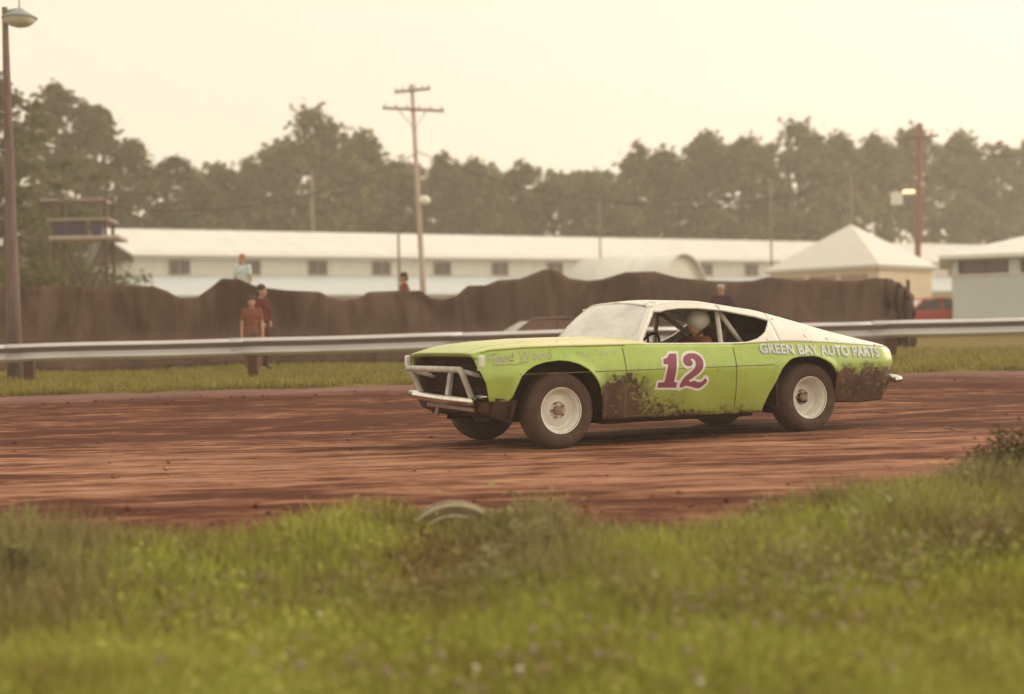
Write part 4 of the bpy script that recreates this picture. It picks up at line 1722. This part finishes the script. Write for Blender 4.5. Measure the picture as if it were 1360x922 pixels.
# ------------------------------------------------------------------ parked cars
def parked_car(loc, rz, paint, label, side_glass=None):
    root = empty('parked_car', loc, rz, label, 'car')
    hw = .88
    st = [(-2.35, .62, .45, .74), (-2.28, .80, .36, .82), (-1.9, .86, .28, .88), (-1.0, .88, .25, .94), (.0, .88, .25, .95), (1.0, .88, .25, .95), (1.9, .86, .30, .92), (2.25, .80, .36, .87), (2.35, .64, .46, .76)]
    P = []
    for x, w, zb, zt in st:
        zm = zb + (zt - zb) * .55
        P.append([(x, -w * .9, zb), (x, -w, zm), (x, -w * .95, zt - .05), (x, -w * .84, zt), (x, 0, zt + .03), (x, w * .84, zt), (x, w * .95, zt - .05), (x, w, zm), (x, w * .9, zb), (x, -w * .9, zb)])
    mb = MB().grid(P)
    for e in (0, -1):
        mb.add(P[e][:-1], [tuple(range(9))])
    auto_smooth(mb.build('body', paint, root), 40)
    roof = [(-.35, 1.36), (.0, 1.40), (.6, 1.41), (1.1, 1.36)]
    P = [[(x, a * .60, z + .03 * (1 - a * a)) for a in (-1, -.5, 0, .5, 1)] for x, z in roof]
    o = MB().grid(P).build('roof', paint, root, smooth=True, fix=False)
    so = o.modifiers.new('t', 'SOLIDIFY')
    so.thickness = .04
    for s in (-1, 1):
        for pts, r_ in (([(-1.0, s * .74, .93), (-.36, s * .59, 1.38)], .035), ([(1.75, s * .74, .93), (1.1, s * .59, 1.36)], .05), ([(.35, s * .77, .93), (.38, s * .61, 1.39)], .035)):
            mb = MB()
            mb.tube(pts, r_, 6)
            mb.build('pillar', paint, root)
    mb = MB()
    mb.add([(-1.02, -.70, .94), (-1.02, .70, .94), (-.37, .57, 1.365), (-.37, -.57, 1.365)], [(0, 1, 2, 3)])
    o = mb.build('windshield', M['screen'], root)
    mb = MB()
    mb.add([(1.77, -.70, .94), (1.77, .70, .94), (1.1, .57, 1.345), (1.1, -.57, 1.345)], [(0, 1, 2, 3)])
    mb.build('rear_window', M['shadowglass'], root)
    for s in (-1, 1):
        for xa, xb, xc, xd in ((-.92, .33, .35, -.36), (.38, 1.68, 1.08, .40)):
            mb = MB()
            mb.add([(xa, s * .745, .95), (xb, s * .755, .95), (xc, s * .60, 1.365), (xd, s * .595, 1.365)], [(0, 1, 2, 3)])
            mb.build('side_window', side_glass or M['shadowglass'], root)
        for x in (-1.42, 1.4):
            mb = MB()
            mb.lathe([(.0, -.09), (.17, -.09), (.20, -.10), (.29, -.10), (.32, -.07), (.32, .07), (.29, .1), (.2, .1), (.17, .09), (.0, .09)], Matrix.Translation((x, s * .80, .32)), 22)
            mb.build('wheel', M['tyre'], root)
        mb = MB()
        mb.lathe([(.0, -.02), (.08, 0), (.085, .05), (0, .05)], Matrix.Translation((-2.33, s * .52, .66)) @ Matrix.Rotation(-PI / 2, 4, 'Z'), 12)
        mb.build('headlight', M['glasslamp'], root)
    for x in (-2.40, 2.40):
        mb = MB()
        mb.box((x, 0, .49), (.10, 1.62, .13))
        bevel(mb.build('bumper', M['chrome'], root), .03)
    return root


c = at(1232, 430, 56)
parked_car((c.x, 56.4, gz(c.x, 56)), R(14), simple('red_car_paint', (.62, .06, .05), .35, var=.08), 'red parked car between the tan pavilion and the pale blue building')
c = at(722, 440, 29.2)
low = parked_car((c.x - .1, 29.2, gz(c.x, 29.2)), R(16), simple('dark_brown_car_paint', (.15, .088, .066), .85, var=.15), 'low dark brown car parked behind the guardrail with a pale windshield', simple('dust_browned_glass', (.15, .088, .068), .85, var=.1))

low.scale = (.75, .75, .66)

# ------------------------------------------------------------------ half buried tyre at the inside edge
c = at(602, 670, 8.15)
TY = empty('buried_tyre', (c.x, 8.15, c.z - .30), R(4), 'old tyre with chalky white rings half buried at the inner track edge', 'tyre')
mb = MB()
mb.lathe([(.19, -.075), (.215, -.095), (.26, -.105), (.295, -.095), (.314, -.06), (.318, 0), (.314, .06), (.295, .095), (.26, .105), (.215, .095), (.19, .075), (.18, 0)], None, 44, closed=True)
auto_smooth(mb.build('tread', M['weathered_tyre'], TY), 35)
mb = MB()
for s in (-1, 1):
    for r0 in (.304, .245):
        mb.lathe([(r0 + .010 * math.cos(2 * PI * k / 8), s * (.086 if r0 > .3 else .103) + .010 * math.sin(2 * PI * k / 8)) for k in range(8)], None, 44, closed=True)
mb.build('sidewall_ring', simple('chalky_ring_paint', (.50, .44, .30), .8, var=.3, scale=12), TY, smooth=True)

# ------------------------------------------------------------------ trees
M['leaf'] = mat_leaf('tree_leaves', [(.05, (.08, .075, .035)), (.45, (.16, .175, .065)), (.95, (.26, .275, .105))], trans=.45)
M['leafnear'] = mat_leaf('near_tree_leaves', [(.05, (.06, .055, .022)), (.45, (.12, .125, .042)), (.95, (.20, .205, .07))], trans=.4)


def crown_parts(seed, rad=.30, low=.25, nclump=62, nleaf=70, leaf=.017, flat=.72, limbs=15, gap=.35, cs=1.0):
    """unit height tree: (trunk MB, crown mesh arrays)"""
    rg = random.Random(seed)
    nr = np.random.default_rng(seed)
    lobes = [(rg.uniform(0, 2 * PI), rg.uniform(.45, .9), rg.uniform(.7, 1.25)) for _ in range(5)]
    clumps = []
    tries = 0
    while len(clumps) < nclump and tries < 4000:
        tries += 1
        z = low + (1 - low) * rg.random() ** .85
        a = rg.uniform(0, 2 * PI)
        f = (z - low) / (1 - low)
        env = rad * (math.sin(PI * min(1, f * .88 + .12)) ** .65) * (1.02 - .28 * f)
        for la, lz, lr in lobes:
            env *= 1 + .22 * (lr - .9) * math.exp(-((f - lz) / .25) ** 2) * math.cos(a - la)
        r_ = env * math.sqrt(rg.uniform(.08, 1)) * rg.uniform(.85, 1.1)
        c = Vector((r_ * math.cos(a), r_ * math.sin(a), z - .03))
        s = rg.uniform(.026, .078) * (1.15 - .35 * f) * cs
        if f < .35 and rg.random() < gap:
            continue
        clumps.append((c, s))
    tops = [c for c, s in clumps]
    C = []
    for c, s in clumps:
        m_ = int(nleaf * rg.uniform(.6, 1.3))
        d = nr.normal(0, 1, (m_, 3))
        d /= np.linalg.norm(d, axis=1)[:, None]
        d *= (np.clip(np.abs(nr.normal(0, .9, m_)), 0, 1.75))[:, None] * s
        d[:, 2] *= flat
        d[:, 2] -= .25 * (d[:, 0] ** 2 + d[:, 1] ** 2) / s
        C.append(np.array(c) + d)
    C = np.concatenate(C)
    n_ = len(C)
    t1 = nr.normal(0, 1, (n_, 3))
    t1[:, 2] *= .6
    t1 /= np.linalg.norm(t1, axis=1)[:, None]
    t2 = np.cross(t1, nr.normal(0, 1, (n_, 3)))
    t2 /= np.linalg.norm(t2, axis=1)[:, None]
    s1 = (leaf * nr.uniform(.6, 1.4, n_))[:, None]
    V = np.stack([C - t1 * s1, C + t2 * s1 * .55, C + t1 * s1, C - t2 * s1 * .55], 1).reshape(-1, 3)
    me = bpy.data.meshes.new('crown')
    me.vertices.add(len(V))
    me.vertices.foreach_set('co', V.astype(np.float32).ravel())
    me.loops.add(n_ * 4)
    me.loops.foreach_set('vertex_index', np.arange(n_ * 4, dtype=np.int32))
    me.polygons.add(n_)
    me.polygons.foreach_set('loop_start', np.arange(n_, dtype=np.int32) * 4)
    me.polygons.foreach_set('loop_total', np.full(n_, 4, dtype=np.int32))
    me.update(calc_edges=True)
    mb = MB()
    bend = [rg.uniform(-.02, .02) for _ in range(4)]
    tr = [Vector((0, 0, -.02)), Vector((bend[0] * .4, bend[1] * .4, .2)), Vector((bend[0], bend[1], .45)), Vector((bend[2], bend[3], .70)), Vector((bend[2] * 1.4, bend[3] * 1.4, .92))]
    mb.tube(tr, [.022, .017, .013, .008, .003], 8)
    for c in rg.sample(tops, min(limbs, len(tops))):
        zb = max(.16, c.z - rg.uniform(.10, .28))
        f = min(3.99, zb / .92 * 4)
        i = int(f)
        b0 = tr[i].lerp(tr[min(4, i + 1)], f - i)
        b0.z = zb
        mid = b0.lerp(c, .5) + Vector((0, 0, -.02))
        mb.tube([b0, mid, c], [.008, .005, .002], 5)
    return mb, me


variants = []
for i, kw in enumerate((dict(rad=.38, nclump=110, low=.15), dict(rad=.31, nclump=92, low=.15), dict(rad=.33, nclump=78, gap=.8, low=.26), dict(rad=.25, nclump=66, flat=.8),
                        dict(rad=.34, nclump=74, gap=.85, low=.30), dict(rad=.32, nclump=84, flat=.55))):
    tb, cm = crown_parts(40 + i, **kw)
    cm.materials.append(M['leaf'])
    variants.append((tb.mesh('trunk', M['bark'], True), cm))
near_variants = []
for i, kw in enumerate((dict(rad=.36, nclump=130, nleaf=80, cs=.85, leaf=.012, flat=.55, low=.2), dict(rad=.30, nclump=120, nleaf=80, cs=.85, leaf=.012, flat=.55, low=.15), dict(rad=.33, nclump=120, nleaf=85, cs=.9, leaf=.014, flat=.55, low=.12))):
    tb, cm = crown_parts(80 + i, **kw)
    cm.materials.append(M['leafnear'])
    near_variants.append((tb.mesh('trunk', M['bark'], True), cm))


def tree(px, py, Y, var, wid, rz, label, group=None):
    """px, py: the tree's top; wid: sideways stretch"""
    t_ = at(px, py, Y)
    z0 = gz(t_.x, Y) - .1
    h = t_.z - z0
    root = empty('leafy_tree', (t_.x, Y, z0), rz, label, 'tree', group)
    for nm, me in zip(('trunk', 'crown'), var):
        o = bpy.data.objects.new(nm, me)
        COL.objects.link(o)
        o.parent = root
        o.scale = (h * wid, h * wid, h)
    return root


near = [(-28, 78, 60, 0, 1.05, 'tall dark tree behind the lamp post, its crown cut by the photo edge'),
        (70, 104, 88, 1, 1.15, 'tall dark tree above the judges stand, just right of the lamp post'),
        (128, 136, 92, 2, 1.1, 'dark layered tree right of and behind the judges stand'),
        (172, 182, 95, 0, 1.0, 'lower dark tree reaching over the left end of the barn roof'),
        (232, 204, 96, 1, 1.45, 'rounded dark tree behind the left end of the barn'),
        (2, 215, 50, 2, .9, 'low dense tree between the lamp post and the judges stand')]
for i, (px, py, Y, v_, w, lab) in enumerate(near):
    tree(px, py, Y, near_variants[v_], w, i * 1.3, lab, 'dark trees around the judges stand')
row = [(292, 220, 104, 2, 1.2), (345, 196, 112, 3, 1.3), (412, 142, 106, 0, 1.05), (478, 172, 110, 1, 1.0), (528, 208, 108, 4, .95), (590, 196, 112, 3, .9), (628, 212, 106, 2, 1.0), (686, 208, 110, 3, 1.1),
       (735, 230, 112, 4, 1.2), (788, 226, 108, 5, 1.15), (842, 182, 112, 3, .75), (880, 198, 114, 2, 1.0), (935, 174, 110, 1, 1.0), (988, 176, 114, 4, 1.0), (1056, 160, 108, 0, 1.0), (1112, 178, 112, 2, .95),
       (1162, 178, 110, 2, .95), (1212, 161, 114, 4, .9), (1272, 174, 110, 1, .95), (1322, 184, 112, 3, 1.1), (1372, 182, 108, 2, 1.0), (1432, 178, 112, 0, 1.0), (1492, 186, 114, 4, 1.0)]
ordn = ['first', 'second', 'third', 'fourth', 'fifth', 'sixth', 'seventh', 'eighth', 'ninth', 'tenth', 'eleventh', 'twelfth', 'thirteenth']
lefts = [r_ for r_ in row if r_[0] < 550][::-1]
rights = [r_ for r_ in row if r_[0] > 550]
pav_i = 0
for i, r_ in enumerate(row):
    px = r_[0]
    if px == 412:
        lab = 'tallest broad spreading tree behind the barn, left of the utility pole'
    elif px < 550:
        lab = 'hazy tree behind the barn, %s to the left of the utility pole' % ordn[lefts.index(r_)]
    elif px == 842:
        lab = 'thin pointed tree standing up behind the barrel roofed hut'
    elif px < 1120:
        lab = 'hazy tree behind the barn, %s to the right of the utility pole' % ordn[rights.index(r_)]
    elif px < 1215:
        lab = 'hazy tree between the pavilion peak and the rust red pole, %s of two' % ['left', 'right'][0 if px < 1190 else 1]
    else:
        lab = 'hazy tree right of the rust red pole, %s from the pole' % ordn[[1272, 1322, 1372, 1432, 1492].index(px)]
    tree(px, r_[1], max(r_[2], yb(px) + 17), variants[r_[3]], r_[4], i * 2.1, lab, 'treeline behind the barn')

# the far wood behind them, one mass
rg = random.Random(99)
mbv = []
nr = np.random.default_rng(12)
pts = []
GAPS = [(735, 296, 26, 18), (960, 272, 34, 14), (992, 252, 20, 12), (1060, 240, 36, 12), (1125, 256, 36, 12), (1145, 285, 20, 10), (1192, 262, 14, 12), (1237, 276, 26, 16), (865, 292, 12, 8), (545, 225, 22, 22), (590, 236, 14, 12), (1330, 250, 22, 10), (1000, 225, 12, 8), (650, 240, 14, 8)]
for i in range(830):
    px = rg.uniform(240, 1540)
    yt = ip(px, [(240, 228), (400, 190), (520, 218), (700, 228), (800, 234), (930, 200), (1060, 190), (1250, 196), (1420, 198)])
    f = rg.random()
    py = yt + (322 - yt) * f
    if f > .25 and any(((px - gx) / gw) ** 2 + ((py - gy) / gh) ** 2 < 1 for gx, gy, gw, gh in GAPS):
        continue
    p = at(px + rg.uniform(-5, 5), py, max(rg.uniform(120, 134), yb(px) + rg.uniform(26, 36)))
    s = rg.uniform(.5, 1.3)
    m_ = 34
    d = nr.normal(0, 1, (m_, 3))
    d /= np.linalg.norm(d, axis=1)[:, None]
    d *= (nr.random(m_) ** .45)[:, None] * s
    d[:, 2] *= .55
    pts.append(np.array(p) + d)
C = np.concatenate(pts)
n_ = len(C)
t1 = nr.normal(0, 1, (n_, 3)); t1 /= np.linalg.norm(t1, axis=1)[:, None]
t2 = np.cross(t1, nr.normal(0, 1, (n_, 3))); t2 /= np.linalg.norm(t2, axis=1)[:, None]
s1 = (.42 * nr.uniform(.6, 1.4, n_))[:, None]
V = np.stack([C - t1 * s1, C + t2 * s1 * .55, C + t1 * s1, C - t2 * s1 * .55], 1).reshape(-1, 3)
me = bpy.data.meshes.new('far_woods')
me.from_pydata(V.tolist(), [], np.arange(n_ * 4).reshape(-1, 4).tolist())
me.materials.append(M['leaf'])
o = bpy.data.objects.new('far_woods', me)
COL.objects.link(o)
tag(o, 'hazy mass of woods far behind the treeline', 'woods', kind='stuff')

# shrubs: dark bush at the right edge of the near grass, and undergrowth near the stand
def bush(name, c, r_, h, n1, leaf, mat, label, seed):
    rg = random.Random(seed)
    root = empty(name, c, 0, label, 'bush')
    mb = MB()
    tips = []
    for i in range(26):
        a, q = rg.uniform(0, 2 * PI), rg.random() ** .6
        tip = Vector((r_ * q * math.cos(a), r_ * q * math.sin(a) * .8, h * rg.uniform(.55, 1.0) * (1.05 - .5 * q * q)))
        mb.tube([(tip.x * .15, tip.y * .15, -.03), (tip.x * .5, tip.y * .5, tip.z * .55), tip], [.008, .006, .003] if h < 1 else [.03, .02, .008], 5)
        tips.append(tip)
    mb.build('stem', M['bark'], root)
    mb = MB()
    for i in range(n1):
        t_ = rg.choice(tips)
        p = t_ * rg.uniform(.35, 1.05) + Vector((rg.gauss(0, 1), rg.gauss(0, 1), rg.gauss(0, .8))) * r_ * .12
        if p.z < .01:
            continue
        d = Vector((rg.gauss(0, 1), rg.gauss(0, 1), rg.gauss(0, .6))).normalized() * leaf * rg.uniform(.6, 1.3)
        w = d.cross(Vector((rg.gauss(0, 1), rg.gauss(0, 1), rg.gauss(0, 1)))).normalized() * leaf * .4
        mb.add([p - d, p + w, p + d, p - w], [(0, 1, 2, 3)])
    mb.build('foliage', mat, root, fix=False)
    return root


M['bushleaf'] = mat_leaf('dark_bush_leaves', [(.05, (.06, .035, .015)), (.5, (.10, .085, .028)), (.95, (.17, .16, .045))])
c = at(1352, 650, 9.3)
bush('dark_bush', (c.x, 9.35, gz(c.x, 9.35) - .02), .42, .40, 4200, .020, M['bushleaf'], 'dark leafy bush in the near grass at the right photo edge', 4)
c = at(-6, 760, 6.9)
bush('low_bush', (c.x, 6.9, gz(c.x, 6.9) - .02), .26, .24, 1600, .015, M['bushleaf'], 'low dark weed bush in the near grass at the left photo edge', 5)
for i, (px, Y, r_, h, lab) in enumerate(((20, 40, 2.0, 2.9, 'broad dark shrub behind the cloth fence beside the lamp post'), (158, 60, 2.0, 3.4, 'dark shrub behind the cloth fence between the judges stand and the barn'),
                                         (90, 62, 3.0, 5.6, 'dark shrub behind the judges stand posts'),
                                         (45, 66, 2.6, 7.5, 'tall dark shrub filling the gap between the lamp post and the judges stand'))):
    c = at(px, 400, Y)
    bush('dark_shrub', (c.x, Y, gz(c.x, Y)), r_, h, 4500, .15, M['leafnear'], lab, 50 + i)


# ------------------------------------------------------------------ people
def limb(mb, pts, rs):
    mb.tube(pts, rs, 12)
    for p, r_ in zip(pts, rs):
        mb.ball(p, r_ * .99, 12)


def person(loc, rz, label, shirt, pants, pose='stand', hair=M['hair'], cap=None, helmet=None, long_sleeve=True, scale=1.0):
    root = empty('person', loc, rz, label, 'person')
    root.scale = (scale,) * 3
    sit = pose == 'sit'
    hz = .52 if sit else .93            # hip height; the figure faces -x
    ln = .12 if sit else .02            # backwards lean of the trunk
    T = lambda x, y, z: Vector((x, y, z))
    pel = T(0, 0, hz)
    ches = T(ln * .7, 0, hz + .36)
    neck = T(ln, 0, hz + .53)
    head = T(ln - .02, 0, hz + .665)
    body = MB()
    body.ball(pel + T(0, 0, .02), (.115, .165, .13), 14)
    body.ball(pel.lerp(ches, .55), (.105, .145, .17), 14)
    body.ball(ches, (.115, .175, .17), 14)
    body.ball(ches + T(0, 0, .12), (.075, .17, .07), 14)
    limb(body, [ches + T(0, 0, .12), neck, head - T(0, 0, .06)], [.065, .056, .054])
    body.ball(head + T(0, 0, .02), (.098, .078, .115), 16)
    body.ball(head + T(-.035, 0, -.05), (.062, .058, .065), 12)
    body.ball(head + T(-.105, 0, -.01), (.018, .013, .024), 8)
    for s in (-1, 1):
        body.ball(head + T(.01, s * .078, 0), (.022, .010, .032), 8)
    arms, legs = [], []
    for s in (-1, 1):
        sh = ches + T(0, s * .165, .12)
        if sit:
            el, wr = T(-.22, s * .27, hz + .26), T(-.44, s * .15, hz + .40)
        elif pose == 'hips':
            el, wr = T(.06, s * .36, hz + .20), T(-.06, s * .20, hz + .05)
        else:
            el, wr = T(.02, s * .22, hz + .20), T(-.08, s * .23, hz - .05)
        arms.append((sh, el, wr))
        limb(body, [sh, sh.lerp(el, .5), el, el.lerp(wr, .5), wr], [.055, .050, .042, .040, .029])
        d = (wr - el).normalized()
        side = T(0, 1, 0)
        palm = wr + d * .055
        body.ball(palm, (.032, .040, .036), 10)
        for q, ll in zip((-.030, -.010, .010, .030), (.065, .080, .075, .058)):
            b0 = palm + side * q + d * .025
            k1 = b0 + d * ll * .55
            k2 = k1 + (d * .5 + T(0, -s * .4, -.5)).normalized() * ll * .45
            body.tube([b0, k1, k2], [.010, .0095, .008], 6)
        th = palm + T(-.02, -s * .03, .0)
        body.tube([th, th + (d * .6 + T(-.5, -s * .4, 0)).normalized() * .055], [.012, .009], 6)
        hp = pel + T(0, s * .09, -.02)
        if sit:
            kn, an = T(-.42, s * .12, hz + .13), T(-.80, s * .11, hz - .02)
        else:
            kn, an = T(-.02, s * .11, hz * .53), T(.03, s * .12, .09)
        legs.append((hp, kn, an))
        limb(body, [hp, hp.lerp(kn, .5), kn, kn.lerp(an, .45), an], [.088, .076, .058, .055, .040])
        limb(body, [an + T(.02, 0, -.03), an + T(-.14, s * .02, -.05)], [.042, .036])
    o = body.build('body', M['skin'], root, smooth=True)
    rm = o.modifiers.new('skin', 'REMESH')
    rm.mode = 'VOXEL'
    rm.voxel_size = .0095
    rm.use_smooth_shade = True
    sm = o.modifiers.new('smooth', 'SMOOTH')
    sm.iterations = 2

    def cloth(name, mbx, mat, vox=.014):
        c_ = mbx.build(name, mat, root, smooth=True)
        r2 = c_.modifiers.new('cloth', 'REMESH')
        r2.mode = 'VOXEL'
        r2.voxel_size = vox
        r2.use_smooth_shade = True
        s2 = c_.modifiers.new('smooth', 'SMOOTH')
        s2.iterations = 3
        return c_
    g_ = .016
    mb = MB()
    mb.ball(pel + T(0, 0, .07), (.125 + g_, .160 + g_, .10), 14)
    mb.ball(pel.lerp(ches, .55), (.108 + g_, .148 + g_, .18), 14)
    mb.ball(ches, (.117 + g_, .177 + g_, .17), 14)
    mb.ball(ches + T(0, 0, .12), (.078 + g_, .172 + g_, .068), 14)
    for sh, el, wr in arms:
        if long_sleeve:
            limb(mb, [sh, sh.lerp(el, .5), el, el.lerp(wr, .85)], [.072, .066, .058, .046])
        else:
            limb(mb, [sh, sh.lerp(el, .6)], [.072, .066])
    cloth('shirt' if not long_sleeve else 'jacket', mb, shirt)
    mb = MB()
    mb.ball(pel + T(0, 0, .0), (.122 + g_, .168 + g_, .13), 14)
    for hp, kn, an in legs:
        limb(mb, [hp, hp.lerp(kn, .5), kn, kn.lerp(an, .45), an.lerp(kn, .08)], [.104, .092, .076, .072, .062])
    cloth('trousers', mb, pants)
    mb = MB()
    for hp, kn, an in legs:
        limb(mb, [an + T(.025, 0, -.035), an + T(-.06, 0, -.045), an + T(-.15, 0, -.055)], [.048, .046, .036])
    cloth('shoes', mb, M['dark'], .01)
    if helmet:
        mb = MB()
        mb.ball(head + T(.018, 0, .040), (.128, .108, .118), 20)
        h_ = mb.build('helmet', helmet, root, smooth=True)
        mb = MB()
        mb.tube([head + T(.08, s_ * .092, -.02) if i_ == 0 else head + T(-.045, s_ * .062, -.115) for s_ in (1,) for i_ in (0, 1)], .010, 6)
        mb.tube([head + T(.08, -.092, -.02), head + T(-.045, -.062, -.115)], .010, 6)
        mb.build('chin_strap', M['dark'], h_)
    elif cap:
        mb = MB()
        mb.ball(head + T(.004, 0, .065), (.110, .090, .078), 14)
        mb.ball(head + T(-.10, 0, .055), (.07, .07, .014), 12)
        mb.build('cap', cap, root, smooth=True)
    if hair and not helmet:
        mb = MB()
        mb.ball(head + T(.012, 0, .058), (.106, .089, .104), 14)
        mb.ball(head + T(.055, 0, -.01), (.062, .080, .085), 12)
        cloth('hair', mb, hair, .01)
    return root


fab = lambda n_, c_: simple(n_, c_, .9, var=.2, scale=14, spec=.15)
# the driver, left hand side of the car, facing its nose
dl = CAR.matrix_basis @ Vector((1.80, -.38, 1.135 - 1.185))
bpy.context.view_layer.update()
person(dl, R(27.74), 'driver in a white helmet and orange brown jacket sitting in the race car', fab('orange_brown_jacket', (.16, .065, .035)), fab('dark_trousers', (.05, .04, .05)), 'sit',
       helmet=simple('white_helmet', (.66, .66, .60), .4, var=.08))
# spectators
c = at(320, 365, 36)
zt = at(320, 335.5, 36).z
PFz = zt - 1.77
PL = empty('viewing_platform', (c.x, 36.2, gz(c.x, 36)), R(4), 'rough wooden viewing platform hidden behind the cloth fence', 'platform')
hz_ = PFz - gz(c.x, 36)
mb = MB()
for i in range(6):
    mb.box((0, -.75 + .3 * i, hz_ - .025), (2.6, .28, .05))
mb.build('deck', M['plank'], PL)
for x_ in (-1.2, 1.2):
    for y_ in (-.75, .75):
        mb = MB()
        mb.box((x_, y_, (hz_ - .05) / 2), (.1, .1, hz_ - .05))
        mb.build('leg', M['postwood'], PL)
person((c.x, 36.2, PFz), R(70), 'reddish haired spectator in a pale blue shirt and dark blue trousers above the cloth fence', fab('pale_blue_shirt', (.55, .66, .66)), fab('dark_blue_trousers', (.035, .035, .10)),
       hair=fab('reddish_hair', (.36, .13, .07)), long_sleeve=False)
c = at(335, 440, 28)
person((c.x, 28, gz(c.x, 28)), R(100), 'spectator in an orange red shirt behind the guardrail before the cloth fence', fab('orange_red_shirt', (.21, .075, .05)), fab('tan_trousers', (.20, .11, .085)), long_sleeve=False, scale=.87)
c = at(349, 440, 28.7)
person((c.x, 28.7, gz(c.x, 28.7)), R(160), 'taller spectator in a dark maroon jacket beside the orange red shirt', fab('dark_maroon_jacket', (.10, .018, .018)), fab('maroon_brown_trousers', (.09, .035, .03)), 'hips', scale=1.0)
c = at(536, 385, 34.4)
zt = at(537, 361, 34.4).z
PL2 = empty('wooden_crate', (c.x, 34.5, gz(c.x, 34.5)), 0, 'wooden crate hidden behind the cloth fence under a spectator', 'crate')
hc_ = zt - 1.70 - gz(c.x, 34.5)
mb = MB()
mb.box((0, 0, hc_ / 2), (.9, .8, hc_ - .06))
mb.build('side', M['plank'], PL2)
mb = MB()
mb.box((0, 0, hc_ - .02), (1.0, .9, .04))
mb.build('lid', M['plank'], PL2)
person((c.x, 34.5, gz(c.x, 34.5) + hc_), R(15), 'spectator in dark red clothes looking over the cloth fence beside the utility pole', fab('dark_red_shirt', (.22, .05, .04)), fab('brown_trousers', (.12, .05, .04)), scale=.97)
c = at(958, 400, 31)
zt = at(958, 373, 31).z
person((c.x, 31, gz(c.x, 31)), R(60), 'spectator in a pale cap and dark jacket before the cloth fence, above the car roof', fab('dark_plum_jacket', (.055, .022, .035)), fab('dark_plum_trousers', (.05, .03, .03)), 'hips',
       cap=fab('pale_cap', (.48, .47, .46)), scale=(zt - gz(c.x, 31)) / 1.80)

# ------------------------------------------------------------------ evening haze
HAZE = True
if HAZE:
    mb = MB()
    mb.box((0, 90, 14), (350, 204, 34))
    hz = mb.build('haze', None, None)
    hm = bpy.data.materials.new('evening_haze')
    hm.use_nodes = True
    hm.node_tree.nodes.clear()
    pv = hm.node_tree.nodes.new('ShaderNodeVolumePrincipled')
    pv.inputs['Color'].default_value = (1.0, .90, .82, 1)
    pv.inputs['Density'].default_value = .0023
    pv.inputs['Anisotropy'].default_value = .2
    mo = hm.node_tree.nodes.new('ShaderNodeOutputMaterial')
    hm.node_tree.links.new(pv.outputs[0], mo.inputs['Volume'])
    hz.data.materials.clear()
    hz.data.materials.append(hm)
    tag(hz, 'thin warm evening haze over the fairground', 'haze', kind='stuff')
